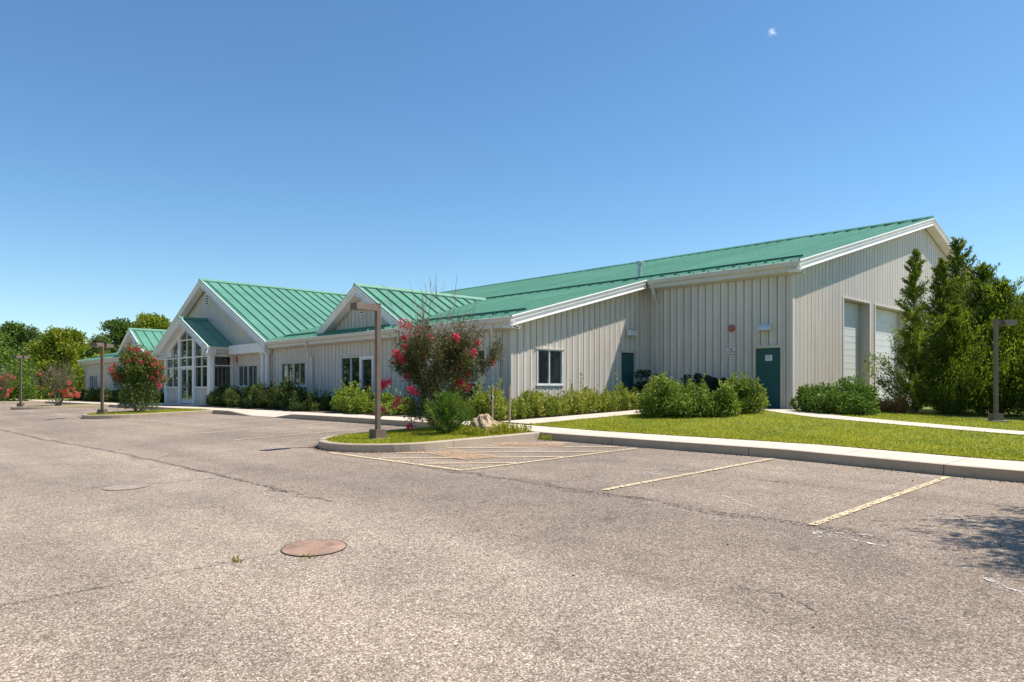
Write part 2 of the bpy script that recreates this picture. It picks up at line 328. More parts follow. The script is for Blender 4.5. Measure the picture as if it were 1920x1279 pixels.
# ------------------------------------------------------------------ levels
def z7(X): return float(np.interp(X, [-6,-3,0,10], [-.52,-.6,-.66,-.75]))
def z12(X): return float(np.interp(X, [-95,-80,-50,-20,-15,-11,-5.6,-3,10], [-.62,-.58,-.44,-.35,-.36,-.44,-.46,-.53,-.7]))
def lot(X, Y):
    a = z7(X); b = z12(X)
    return a+.03*(Y-7.1) if Y < 7.1 else a+(b-a)*min(1.0, (Y-7.1)/4.8)
def Kt(X): return z12(X)+0.158
def Bt(X): return float(np.interp(X, [-95,-80,-40,-16,-10,-4,8], [-.4,-.3,-.1,0,0,-.27,-.6]))
def G(X, Y):
    t = min(1.0, max(0.0, (Y-13.4)/8.0)); return Kt(X)*(1-t)+Bt(X)*t
def ramph(X): return float(np.interp(X, [-29.4,-27.3,-25.2,-23.7], [1,0.06,0.06,1]))
EY = 0.40; Z0 = 3.01; SL = 0.26; YE = 15.46; YH = 22.8; YR = 37.2
def roofz(Y): return Z0 + SL*((Y if Y <= YR else 2*YR-Y)-YE)

# ------------------------------------------------------------------ setting: ground, lot, walks
def sheet(name, xs, ys, zf, mat, kind='structure', parent=None):
    V = np.array([[x, y, zf(x, y)] for y in ys for x in xs]); nx = len(xs); ny = len(ys)
    i = np.arange(nx-1); F = np.array([[j*nx+k, j*nx+k+1, (j+1)*nx+k+1, (j+1)*nx+k] for j in range(ny-1) for k in i])
    o = fastmesh(name, V, F, mat, parent); o["kind"] = kind; return o
def gz(X, Y):
    if 0.45 < Y < 13.41 and X > -96: return lot(X, Y)-0.22
    if Y <= 0.45: return -0.60
    if X <= -96: return -0.52
    return G(X, Y)-0.012
sheet("ground", [-1500,-500,-200,-121,-96.2,-95.8,-80,-70,-60,-50,-40,-30,-25,-20,-17,-15,-13,-11,-10,-8,-6,-5,-4,-3,-2,0,3,8,20,60,200,900],
      [-900,-200,-60,-20,-5,0.4,0.5,3,7.1,9,11.9,12.0,13.395,13.42,15,17,19,21.4,24,30,45,60,100,200,500,1600], gz, M['field'])
sheet("parking_lot", [-96,-80,-65,-50,-40,-30,-20,-17,-15,-13,-11,-8,-6,-5,-4,-3,-2,-1,0,3,6,10,25,60], [0.55,2,4,7.1,9,10.5,11.95], lot, M['asphalt'])
sheet("lawn", list(np.arange(-13.2, 14, 0.6)), [13.42,14,15,16,17,18,19,20,21,22,23,24,26,28,30,34], lambda x, y: G(x, y)+0.012, M['lawn'])
sheet("planting_bed", list(np.arange(-70, -14.3, 1.5))+[-14.4], [13.42,14.2,15,15.84], lambda x, y: G(x, y)+0.018, M['mulch'])
sheet("weed_bed", [-16.44,-15.4,-14.4], list(np.arange(15.9, 23.0, 1.0)), lambda x, y: G(x, y)+0.022, M['mulch'])["kind"] = 'structure'
# sidewalk with dropped kerb at the ramp
xs = sorted(set([-95,-80,-65,-50,-40,-34]+list(np.round(np.arange(-31,-22,0.5),2))+[-29.4,-27.3,-25.2,-23.7,-20,-17,-15,-13,-11,-8,-5.6,-3,0,5,10,20]))
mb = MB()
for a, b in zip(xs[:-1], xs[1:]):
    for (q0, q1, f0, f1) in ((11.9, 12.05, 1, .98), (12.05, 13.4, .98, .0)):
        def zt(x, f): return Kt(x) - 0.155*(1-ramph(x))*f
        mb.quad((a,q0,zt(a,f0)), (b,q0,zt(b,f0)), (b,q1,zt(b,f1)), (a,q1,zt(a,f1)), 1 if q0 == 11.9 else 0)
    mb.quad((a,11.9,lot(a,11.9)-.1), (b,11.9,lot(b,11.9)-.1), (b,11.9,Kt(b)-0.155*(1-ramph(b))), (a,11.9,Kt(a)-0.155*(1-ramph(a))), 1)
mb.build("sidewalk", [M['walk'], M['kerb']])["kind"] = 'structure'
def strip(name, pts, wid, mat, lift=0.03):
    mb = MB(); P = [Vector((p[0], p[1])) for p in pts]; Lf = []; Rt = []
    Q = []
    for i in range(len(P)-1):
        n = max(1, int((P[i+1]-P[i]).length/0.6))
        for k in range(n): Q.append(P[i].lerp(P[i+1], k/n))
    Q.append(P[-1])
    for i, p in enumerate(Q):
        t = (Q[min(i+1,len(Q)-1)]-Q[max(i-1,0)]).normalized(); n = Vector((-t.y, t.x))
        Lf.append(p+n*wid/2); Rt.append(p-n*wid/2)
    for i in range(len(Q)-1):
        z = lambda p: G(p.x, p.y)+lift
        a, b, c, d = Rt[i], Rt[i+1], Lf[i+1], Lf[i]
        mb.quad((a.x,a.y,z(a)), (b.x,b.y,z(b)), (c.x,c.y,z(c)), (d.x,d.y,z(d)))
    o = mb.build(name, mat); o["kind"] = 'structure'; return o
strip("path_side_door", [(-13.8,13.42),(-13.8,19.0),(-13.95,20.4),(-14.5,21.5),(-16.4,22.1)], 1.2, M['walk'])
strip("path_office_door", [(-11.36,23.15),(-10.6,22.3),(-9.6,21.3),(-8.2,20.6),(-5.5,20.0),(-2,19.4),(4,18.6)], 1.15, M['walk'])
sheet("path_entrance", [-46.5,-44,-42,-40,-38.2], [13.42,14.2,14.9], lambda x, y: G(x, y)+0.03, M['walk'])
sheet("driveway", [-9.6,-8,-6,-3,2,10], [34.2,40,50,60], lambda x, y: G(x, y)+0.03, M['asphalt'])
# near kerb and walk where the photographer stands
mb = MB()
for a, b in zip([-40,-20,-12,-8,-5,-3,0,5,15][:-1], [-20,-12,-8,-5,-3,0,5,15]):
    za, zb = lot(a,.66)+.05, lot(b,.66)+.05
    mb.quad((a,-1.2,za), (b,-1.2,zb), (b,.60,zb), (a,.60,za)); mb.quad((a,.60,za), (b,.60,zb), (b,.60,zb-.2), (a,.60,za-.2))
mb.build("near_kerb", M['walk'])["kind"] = 'structure'
# lot detail: cracks and seams (sheets on the asphalt)
def ribbon(mb, pts, wid, lift, mi=0, rough=0.0, seg=0.35):
    P = [Vector(p) for p in pts]; Q = []
    for i in range(len(P)-1):
        n = max(1, int((P[i+1]-P[i]).length/seg))
        for k in range(n): Q.append(P[i].lerp(P[i+1], k/n))
    Q.append(P[-1]); A = []; B = []
    for i, p in enumerate(Q):
        t = (Q[min(i+1,len(Q)-1)]-Q[max(i-1,0)]).normalized(); n = Vector((-t.y, t.x))
        ww = wid*(1+rough*random.uniform(-.6,.9)); o = rough*random.uniform(-1,1)*wid*1.5
        A.append(p+n*(ww/2+o)); B.append(p-n*(ww/2-o))
    for i in range(len(Q)-1):
        mb.quad(*[(q.x, q.y, lot(q.x, q.y)+lift) for q in (B[i], B[i+1], A[i+1], A[i])], mi)
mb = MB()
seamA = [(-60,3.7),(-28,3.93),(-22.2,4.01),(-17.8,4.28),(-14,4.37),(-11.2,4.37),(-8.7,4.32),(-7.6,4.40)]
ribbon(mb, seamA, 0.11, 0.004, 1, 0.5); ribbon(mb, seamA[:7], 0.010, 0.008, 0, 1.2, 0.06)
seamB = [(-11.5,0.7),(-11.26,2.36),(-11.37,2.85),(-10.99,3.52),(-10.86,4.2)]
ribbon(mb, seamB, 0.012, 0.008, 0, 1.2, 0.06)
ribbon(mb, [(-5.89,0.75),(-5.88,1.1),(-5.84,1.46),(-5.85,1.95),(-5.81,2.37),(-5.80,2.78)], 0.007, 0.008, 0, 1.3, 0.03)
ribbon(mb, [(-6.55,4.5),(-6.32,5.02),(-6.2,5.6)], 0.03, 0.008, 1, 0.9, 0.15)
seamD = [(-9.4,6.95),(-8.36,6.98),(-6.23,6.84),(-4.77,6.98),(-3.09,6.99),(-1.6,7.05)]
ribbon(mb, seamD, 0.16, 0.004, 1, 0.5); ribbon(mb, seamD[1:4], 0.010, 0.008, 0, 1.2, 0.06)
ribbon(mb, [(-6.3,9.2),(-5.55,9.31),(-4.17,9.52),(-3.6,9.5)], 0.12, 0.004, 1, 0.7)
ribbon(mb, [(-2.6,4.72),(-2.3,4.84),(-2.02,4.72),(-1.9,4.6)], 0.007, 0.008, 0, 1.3, 0.03)
mb.build("parking_lot_cracks", [M['crack'], M['seal']])["kind"] = 'structure'
# painted lines
def line(pts, wid=0.09, mat='yellow', name="parking_line", lift=0.012):
    mb = MB(); ribbon(mb, pts, wid, lift); mb.build(name, M[mat])["kind"] = 'structure'
for x0, x1 in ((-2.99,-2.99), (-5.64,-5.64), (-17.1,-17.1), (-20.1,-20.0), (-23.3,-23.3), (-26.0,-26.0)):
    line([(x0,7.05),(x1,11.7)])
line([(-12.5,7.06),(-8.43,7.06)], 0.10); line([(-8.43,7.12),(-8.43,11.6)], 0.10, lift=0.013)
for c in (16.8, 18.0, 19.25, 20.5, 21.75):
    x0 = max(-11.38, 7.13-c); y0 = x0+c; x1 = min(-8.5, 11.6-c); line([(x0,y0),(x1,x1+c)], 0.10, 'yellow', lift=0.014)
line([(-10.9,8.6),(-9.4,8.35)], 0.75, 'yellow2', "worn_hatch_paint", 0.016); line([(-11.1,10.4),(-10.0,11.2)], 0.6, 'yellow2', "worn_hatch_paint", 0.017)
mb = MB()
def seg(a, b, wd=0.05): ribbon(mb, [a, b], wd*.8, 0.006, 0, .3, .06)
seg((-6.35,8.86),(-5.95,8.70)); seg((-6.1,8.95),(-6.25,8.55)); seg((-4.45,7.9),(-3.9,7.5),0.06); seg((-3.7,7.35),(-3.5,7.2),0.04)
seg((-2.9,6.83),(-2.2,6.70)); seg((-2.86,6.83),(-2.6,6.95)); seg((-2.86,6.80),(-2.75,6.62)); seg((-2.55,7.0),(-2.42,7.05)); seg((-3.2,6.45),(-3.1,6.5))
seg((-3.4,11.66),(-3.05,11.32)); seg((-3.35,11.3),(-3.0,11.7)); seg((-3.7,11.5),(-3.55,11.5)); seg((-1.36,6.26),(-1.05,6.0)); seg((-9.0,8.95),(-8.7,9.6),0.07)
seg((-10.9,11.2),(-10.3,11.55),0.1)
mb.build("survey_spray_marks", M['spray'])["kind"] = 'structure'

# islands
IS_PROF = None
def island(name, xc, half=1.6, yc=8.9, yend=11.9, base=None):
    out = [(xc+half, yend)] + [(xc+half*math.cos(t), yc-half*math.sin(t)) for t in np.linspace(0, math.pi, 17)] + [(xc-half, yend)]
    inn = [(xc+half-.16, yend)] + [(xc+(half-.16)*math.cos(t), yc-(half-.16)*math.sin(t)) for t in np.linspace(0, math.pi, 17)] + [(xc-half+.16, yend)]
    mb = MB(); mg = MB(); n = len(out)
    def top(p): return lot(p[0], p[1])+0.158
    for i in range(n-1):
        a, b, c, d = out[i], out[i+1], inn[i+1], inn[i]
        ch = 0.018
        def ins(o, q): return (o[0]+(q[0]-o[0])*0.12, o[1]+(q[1]-o[1])*0.12)
        a2, b2 = ins(a, d), ins(b, c)
        mb.quad((a[0],a[1],lot(*a)-.1), (a[0],a[1],top(a)-ch), (b[0],b[1],top(b)-ch), (b[0],b[1],lot(*b)-.1))
        mb.quad((a[0],a[1],top(a)-ch), (a2[0],a2[1],top(a)), (b2[0],b2[1],top(b)), (b[0],b[1],top(b)-ch))
        mb.quad((a2[0],a2[1],top(a)), (d[0],d[1],top(a)), (c[0],c[1],top(b)), (b2[0],b2[1],top(b)))
        mb.quad((d[0],d[1],top(a)), (d[0],d[1],top(a)-.08), (c[0],c[1],top(b)-.08), (c[0],c[1],top(b)))
    mb.build(name+"_kerb", M['kerbY'])["kind"] = 'structure'
    k = (n-1)//2
    for i in range(k):
        p, q, r, s = inn[i], inn[i+1], inn[n-2-i], inn[n-1-i]
        mg.quad(*[(a[0], a[1], top(a)-.03) for a in (p, q, r, s)])
    mg.build(name+"_grass", M['lawn'])["kind"] = 'structure'
island("island", -13.0); island("island", -32.6); island("island", -48.5); island("island", -66.0); island("island", 1.9)
def itop(x, y): return lot(x, y)+0.13

# ------------------------------------------------------------------ building
bl = empty("warehouse_building", (-42, 37, 0), "long low warehouse and office clad in ribbed stone metal siding with green standing seam roofs", "building")
bl_off = Vector(bl.location)
class BB(MB):
    def build(s, name, mats, parent=bl, smooth=False):
        s.v = [(x-bl_off.x, y-bl_off.y, z-bl_off.z) for x, y, z in s.v]
        return MB.build(s, name, mats, parent, smooth)
PITCH = 0.305; RIB = [(0.0,0.0),(0.10,-0.028),(0.258,0.0),(0.266,-0.060),(0.298,-0.060)]
def ribwall(o, u, n, length, zb, topf, holes=(), name="wall", mat='wall', phase=0.0, label=None):
    """ribbed cladding with real openings; o corner, u along, n outward"""
    xs = {0.0: 0.0, length: 0.0}
    k = 0
    while k*PITCH < length:
        for a, d in RIB:
            x = k*PITCH+a
            if 0 < x < length: xs[round(x,4)] = d
        k += 1
    for h in holes:
        for x in (h[0], h[1]):
            x = round(x,4)
            if x not in xs:
                ks = sorted(xs); lo = max([q for q in ks if q < x], default=0); hi = min([q for q in ks if q > x], default=length)
                xs[x] = xs[lo]+(xs[hi]-xs[lo])*(x-lo)/(hi-lo)
    ks = sorted(xs); mb = BB()
    P = lambda x, z: (o[0]+u[0]*x+n[0]*xs[x], o[1]+u[1]*x+n[1]*xs[x], z)
    for a, b in zip(ks[:-1], ks[1:]):
        m = (a+b)/2; iv = [(zb, None)]
        hs = sorted([h for h in holes if h[0] < m < h[1]], key=lambda h: h[2])
        z = zb
        for h in hs:
            if h[2] > z: mb.quad(P(a,z), P(b,z), P(b,h[2]), P(a,h[2]))
            z = h[3]
        ta, tb = topf(a), topf(b)
        if max(ta, tb) > z: mb.quad(P(a,z), P(b,z), P(b,max(tb,z)), P(a,max(ta,z)))
    ob = mb.build(name, M[mat]);
    if label: ob["label"] = label
    return ob
def window(o, u, n, u0, u1, z0, z1, cols, rows=(), fw=0.038, name="window", head=True, label=None, panemat='glass'):
    """frame standing in the opening, panes set back in it"""
    mb = BB(); d0, d1 = -0.10, 0.012
    mb.obox(o,u,n,u0-.02,u0+fw,d0,d1,z0,z1); mb.obox(o,u,n,u1-fw,u1+.02,d0,d1,z0,z1)
    mb.obox(o,u,n,u0+fw,u1-fw,d0,d1-.002,z1-fw,z1); mb.obox(o,u,n,u0+fw,u1-fw,d0,d1-.002,z0,z0+fw)
    for c in cols: mb.obox(o,u,n,c[0]-c[1]/2,c[0]+c[1]/2,d0+.01,d1-.02,z0+fw,z1-fw)
    for r in rows: mb.obox(o,u,n,u0+fw,u1-fw,d0+.02,d1-.025,r-.02,r+.02)
    if head: mb.obox(o,u,n,u0-.10,u1+.10,-.04,.035,z1,z1+.035,1); mb.obox(o,u,n,u0-.06,u1+.06,-.04,.035,z0-.045,z0,0)
    f = mb.build(name, [M['frame'], M['soffit']])
    if label: f["label"] = label
    es = [u0+fw]+sum([[c[0]-c[1]/2, c[0]+c[1]/2] for c in cols], [])+[u1-fw]
    for i in range(0, len(es), 2):
        pb = BB(); pb.obox(o,u,n,es[i],es[i+1],-.075,-.065+.004*(i//2 % 2),z0+fw,z1-fw)
        p = pb.build("pane", M[panemat], f)
    return f
# front wall (faces -Y): u = +X, origin at left corner
FX0, FX1 = -70.1, -16.5; FY = 15.86; uX = (1,0); nF = (0,-1)
fo = (FX0, FY)
W = [(-68.65,-66.2,.62,1.72), (-61.4,-58.9,.62,1.72), (-54.2,-51.6,.62,1.75), (-48.9,-46.9,.8,1.9), (-37.85,-35.45,.82,1.92), (-32.76,-30.3,.84,1.93), (-27.15,-24.55,-.1,2.05), (-20.1,-17.74,.93,2.06)]
holes = [(a-FX0, b-FX0, c, d) for a, b, c, d in W]
XC = -42.2; HE = 8.5; ZE = 6.98; SE = (ZE-2.99)/HE          # entrance gable
def fronttop(x):
    X = FX0+x
    g = ZE - SE*abs(X-XC) - 0.10
    return max(2.93, g) if abs(X-XC) < HE-.3 else 2.93
lists = None
# keep the apex vertex exact by splitting in two
ribwall(fo, uX, nF, XC-FX0, -.6, fronttop, [h for h in holes if h[1] < XC-FX0])
ribwall((XC, FY), uX, nF, FX1-XC, -.6, lambda x: fronttop(x+XC-FX0), [(h[0]-(XC-FX0), h[1]-(XC-FX0), h[2], h[3]) for h in holes if h[0] > XC-FX0])
for i, h in enumerate(holes):
    m = (h[0]+h[1])/2; wd = h[1]-h[0]
    if i == 6:
        window(fo,uX,nF,h[0],h[1]-1.05,h[2],h[3],[(h[0]+.8,.05)],label="glazed side light beside the patio door")
        mb = BB(); a, b = h[1]-1.05, h[1]
        for (p, q) in ((a+.02,a+.14),(b-.14,b-.0)): mb.obox(fo,uX,nF,p,q,-.10,.02,h[2],h[3])
        mb.obox(fo,uX,nF,a+.14,b-.14,-.10,.018,h[3]-.14,h[3]); mb.obox(fo,uX,nF,a+.14,b-.14,-.10,.018,h[2],h[2]+.25)
        d = mb.build("door", M['white']); d["label"] = "white framed glass patio door"
        mb = BB(); mb.obox(fo,uX,nF,a+.14,b-.14,-.07,-.06,h[2]+.25,h[3]-.14); mb.build("pane", M['glass'], d)
        mb = BB(); mb.obox(fo,uX,nF,a+.05,a+.09,.02,.07,.9,1.1); mb.build("handle", M['steel'], d)
    else:
        q = wd/4
        window(fo,uX,nF,h[0],h[1],h[2],h[3],[(h[0]+q,.025),(m,.09),(h[1]-q,.025)])
# low end wall (faces +X): u = +Y
EXo = (-16.5, FY); uY = (0,1); nE = (1,0)
lend = 23.2-FY
hE = [(17.09-FY,18.36-FY,.86,2.06), (21.65-FY,22.58-FY,-.05,2.12)]
ribwall(EXo, uY, nE, lend, -.6, lambda y: roofz(FY+y)-.10, hE)
window(EXo,uY,nE,hE[0][0],hE[0][1],.86,2.06,[((hE[0][0]+hE[0][1])/2-.02,.045)],label="square two pane window in the sunlit end wall")
def steeldoor(o, u, n, u0, u1, z0, z1, hs=1, lab=None):
    mb = BB()
    mb.obox(o,u,n,u0-.05,u0+.03,-.12,.03,z0,z1+.05,1); mb.obox(o,u,n,u1-.03,u1+.05,-.12,.03,z0,z1+.05,1); mb.obox(o,u,n,u0+.03,u1-.03,-.12,.028,z1-.02,z1+.05,1)
    mb.obox(o,u,n,u0+.03,u1-.03,-.09,-.045,z0+.02,z1-.02,0)
    mb.obox(o,u,n,u0-.14,u1+.14,-.03,.045,z1+.052,z1+.085,2)
    mb.obox(o,u,n,u0-.02,u1+.02,-.12,.10,z0-.03,z0+.02,3)
    d = mb.build("door", [M['door'], M['soffit'], M['soffit'], M['pad']])
    if lab: d["label"] = lab
    hu = u0+.12 if hs > 0 else u1-.12
    mb = BB(); mb.obox(o,u,n,hu-.03,hu+.03,-.045,-.03,z0+.92,z0+1.12); mb.obox(o,u,n,hu,hu+.14*hs,-.01,.01,z0+.98,z0+1.0); mb.obox(o,u,n,hu-.012,hu+.012,-.03,.01,z0+.98,z0+1.0)
    mb.build("handle", M['steel'], d)
    hx = u1-.03 if hs > 0 else u0+.03
    for zz in (z0+.25, z0+1.05, z1-.3):
        mb = BB(); mb.obox(o,u,n,hx-.02,hx+.012,-.046,-.03,zz-.05,zz+.05); mb.build("hinge", M['steel'], d)
    return d
steeldoor(EXo,uY,nE,hE[1][0],hE[1][1],-.05,2.12,1,"dark teal steel door in the recessed end wall")
# high front wall
HX0, HX1, HY = -16.5, -10.5, 23.2
ho = (HX0, HY); hd = (-11.85-HX0, -10.88-HX0, .02, 2.14)
ribwall(ho, uX, nF, HX1-HX0, -.6, lambda x: 4.9, [hd])
steeldoor(ho,uX,nF,*hd,1,"dark teal steel door with a paper notice")
# high gable wall
go = (HX1, HY); glen = 2*(YR-HY); gd = [(27.55-HY,30.2-HY,-.1,4.15), (30.85-HY,34.7-HY,-.1,4.15)]
gh = YR-HY
ribwall(go, uY, nE, gh, -.8, lambda y: roofz(HY+y)-.10, gd)
ribwall((HX1, YR), uY, nE, gh, -.8, lambda y: roofz(YR+y)-.10, [(2.0,6.0,-.1,4.15)])
for (a, b, c, d) in gd+[(YR-HY+2.0, YR-HY+6.0, -.1, 4.15)]:
    mb = BB(); D = -.36
    mb.obox(go,uY,nE,a-.10,a,D,.02,c,d+.06,1); mb.obox(go,uY,nE,b,b+.10,D,.02,c,d+.06,1); mb.obox(go,uY,nE,a,b,D,.018,d,d+.06,1)
    z = c; k = 0
    while z < d-.01:
        z2 = min(d, z+.53)
        mb.obox(go,uY,nE,a,b,D-.04,D,z,z2-.02); mb.obox(go,uY,nE,a,b,D-.04,D-.012,z2-.02,z2)
        mb.obox(go,uY,nE,a,b,D,D+.006,z+.25,z+.27)
        z = z2
    gdo = mb.build("garage_door", [M['garage'], M['wall']])
# plain sides not seen
ribwall((FX0, FY), (0,1), (-1,0), YR-FY, -.8, lambda y: roofz(FY+y)-.10)
ribwall((FX0, YR), (0,1), (-1,0), gh, -.8, lambda y: roofz(YR+y)-.10)
ribwall((FX0, YR+gh), (1,0), (0,1), HX1-FX0, -.8, lambda y: 4.9)
# corner trims
for (x, y) in ((-16.5,FY),(HX1,HY)):
    mb = BB(); zt_ = 2.9 if x < -12 else 4.85
    mb.extrude([(.09,0),(-.012,0),(-.012,.10),(-.0,.10),(-.0,.012),(.09,.012)], (0,0,0), (0,0,0), (1,0)) if False else None
    pl = [(x-.09,y-.012),(x+.014,y-.012),(x+.014,y+.09),(x+.001,y+.09),(x+.001,y-.001),(x-.09,y-.001)]
    mb.add([(a,b,-.6) for a,b in pl]+[(a,b,zt_) for a,b in pl], [(i,(i+1)%6,6+(i+1)%6,6+i) for i in range(6)]+[tuple(range(6,12))])
    mb.build("corner_trim", M['wall'])

# ---- roofs
SEAM = 0.61
def seamrib(mb, A, B, up, side, h=0.082, wd=0.05):
    A = Vector(A); B = Vector(B); s = Vector(side)*wd/2; U = Vector(up)*h; t = s*0.55
    mb.add([A-s, A+s, A+t+U, A-t+U, B-s, B+s, B+t+U, B-t+U], [(0,1,2,3),(4,7,6,5),(0,3,7,4),(1,5,6,2),(3,2,6,7)])
def mainslope(x0, x1, ylow, yhigh, flip=False, nocut=False):
    """strips between seams running up the slope"""
    mb = BB(); xs = [x0]; x = math.ceil(x0/SEAM)*SEAM
    while x < x1-.02:
        if x > x0+.02: xs.append(x)
        x += SEAM
    xs.append(x1)
    up = Vector((0, -SL, 1)).normalized() if not flip else Vector((0, SL, 1)).normalized()
    for a, b in zip(xs[:-1], xs[1:]):
        ya, yb = ylow(a+1e-4), ylow(b-1e-4)
        q = [(a,ya,roofz(ya)), (b,yb,roofz(yb)), (b,yhigh,roofz(yhigh)), (a,yhigh,roofz(yhigh))]
        mb.quad(*(q if not flip else q[::-1]))
    for a in xs:
        ya = ylow(a); seamrib(mb, (a,ya,roofz(ya)), (a,yhigh,roofz(yhigh)), up, (1,0,0))
    return mb
XD, HD, ZD = -26.1, 3.4, 5.06; SD = (ZD-3.15)/HD          # right dormer
XD3 = -57.8
def valley(x, xc, zr, s): return YE + (zr - s*abs(x-xc) - Z0)/SL
def ylowfront(x):
    if abs(x-XC) < HE: return max(YE, valley(x, XC, ZE, SE))-.05
    return YE
mainslope(-70.5, -16.1, ylowfront, YR-.02).build("roof", M['roof'])["label"] = "long low pitched green roof slope over the offices"
mainslope(-16.1+.001, -10.1, lambda x: YH, YR-.02).build("roof", M['roof'])["label"] = "front green roof slope at the tall end"
mainslope(-70.5, -10.1, lambda x: 2*YR-YH, YR+.02, True).build("roof", M['roof'])["label"] = "rear green roof slope"
def crossroof(xc, half, zr, s, yfront, name="roof", label=None, yback=None, ribs=SEAM):
    mb = BB()
    if yback is None: yback = YE+(zr-Z0)/SL
    ys = [yfront]; y = yfront+ribs*0.6
    while y < yback-.05: ys.append(y); y += ribs
    ys.append(yback)
    def ext(y):
        if y <= YE: return half
        if yfixed: return half
        return min(half, max(0.0, (zr-roofz(y))/s))
    yfixed = label is not None and 'porch' in label
    for sg in (1,-1):
        up = Vector((sg*s, 0, 1)).normalized()
        # breakpoint where the valley starts
        yb0 = YE+(zr-s*half-Z0)/SL
        yl = sorted(set(ys+([yb0] if (not yfixed and yfront < yb0 < yback) else [])))
        for a, b in zip(yl[:-1], yl[1:]):
            ea, eb = ext(a), ext(b)
            q = [(xc,a,zr), (xc+sg*ea,a,zr-s*ea), (xc+sg*eb,b,zr-s*eb), (xc,b,zr)]
            mb.quad(*(q if sg > 0 else q[::-1]))
        for a in ys[:-1]:
            e = ext(a)
            if e > .2: seamrib(mb, (xc,a,zr), (xc+sg*e,a,zr-s*e), up, (0,1,0), 0.07, 0.05)
    o = mb.build(name, M['roof'])
    if label: o["label"] = label
    mb = BB(); pr = [(-.13,-.13*s+.03),(-.13,-.13*s+.07),(0,.125),(.13,-.13*s+.07),(.13,-.13*s+.03),(0,.09)]
    mb.extrude(pr, (xc,yfront-.05,zr), (xc,yback,zr), (1,0)); mb.build("ridge_cap", M['roof'], o)
    return o
def ridgefix(o): pass
YG = 15.42
crossroof(XC, HE, ZE, SE, YG, label="steep green cross roof over the entrance gable")
YD = 15.95
crossroof(XD, HD, ZD, SD, YD, label="small green dormer roof right of the entrance")
crossroof(XD3, HD, ZD, SD, YD, label="small green dormer roof at the far left")
YP = 14.3; HP = 4.0; ZP = 4.68; SP = 0.44
crossroof(XC, HP, ZP, SP, YP, label="green gabled porch roof in shade", yback=FY-.02)
# main ridge cap
mb = BB(); pr = [(-.16,-.04+.02),(-.16,.03),(0,.12),(.16,.03),(.16,-.04+.02),(0,.07)]
mb.extrude([(a,b+.02) for a, b in pr], (-70.5,YR,roofz(YR)+.02), (-10.1,YR,roofz(YR)+.02), (0,1)); mb.build("ridge_cap", M['roof'])
# dormer gable walls
for xc in (XD, XD3):
    yw = YD+.38
    for sg in (0, 1):
        o0 = (xc-HD+.35, yw) if sg == 0 else (xc, yw)
        ribwall(o0, uX, nF, HD-.35, roofz(yw)-.05, (lambda x: max(roofz(yw)-.04, ZD-SD*(HD-.35-x)-.10)) if sg == 0 else (lambda x: max(roofz(yw)-.04, ZD-SD*x-.10)))
    mb = BB(); mb.box(xc-HD+.4, xc+HD-.4, yw-.02, yw+.0, roofz(yw)-.02, roofz(yw)+.10); mb.build("flashing", M['roof'])
# rake trims
def rakeprof(k=1.0, back=.38):
    p = [(-.10,.055),(-.02,.06),(.035,.04),(.045,.0),(.035,-.05),(.0,-.11),(-.012,-.165),(.012,-.175),(.014,-.20),(-.02,-.21),(-.03,-.39),(.03,-.42),(.03,-.455),(-.06,-.46),(-back,-.46),(-back,-.42),(-.08,-.40),(-.10,-.02)]
    return [(a if a > -.2 else a, b*k) for a, b in p]
def rake(A, B, out, k=.66, back=.38, lab=None):
    mb = BB(); mb.extrude(rakeprof(k, back), A, B, out); o = mb.build("rake_trim", M['white']); return o
rake((-16.1,YE+.02,roofz(YE+.02)), (-16.1,YH-.02,roofz(YH-.02)), (1,0))
rake((-10.1,YH,roofz(YH)), (-10.1,YR,roofz(YR)), (1,0)); rake((-10.1,YR,roofz(YR)), (-10.1,2*YR-YH,roofz(YH)), (1,0))
rake((-70.5,YE,roofz(YE)), (-70.5,YR,roofz(YR)), (-1,0)); rake((-70.5,YR,roofz(YR)), (-70.5,2*YR-YH,roofz(YH)), (-1,0))
for xc, half, zr, s, y, k in ((XC,HE,ZE,SE,YG,.78),(XD,HD,ZD,SD,YD,.75),(XD3,HD,ZD,SD,YD,.75),(XC,HP,ZP,SP,YP,.72)):
    for sg in (1,-1): rake((xc+sg*half,y,zr-s*half), (xc,y,zr), (0,-1), k, .36 if y > 15 else .4)
# boxed returns at rake feet
def beave(*a):
    mb = BB(); mb.box(*a); mb.build("boxed_eave", M['white'])
beave(-16.5+.02,-16.09,YE+.03,YE+.42,2.67,2.71)
beave(-10.48,-10.09,YH+.02,YH+.36,roofz(YH)-.34,roofz(YH)-.30)
for sg in (1,-1):
    a, b = sorted((XC+sg*(HE-.05), XC+sg*(HE-.65))); beave(a, b, YG+.02, YG+.42, 2.50, 2.94)
    a, b = sorted((XC+sg*(HP-.04), XC+sg*(HP-.60))); beave(a, b, YP+.02, YP+.39, 2.50, 2.92)
beave(XC+HP+.02, XC+HE-.66, YG+.05, FY-.01, 2.52, 3.0); beave(XC-HE+.66, XC-HP-.02, YG+.05, FY-.01, 2.52, 3.0)
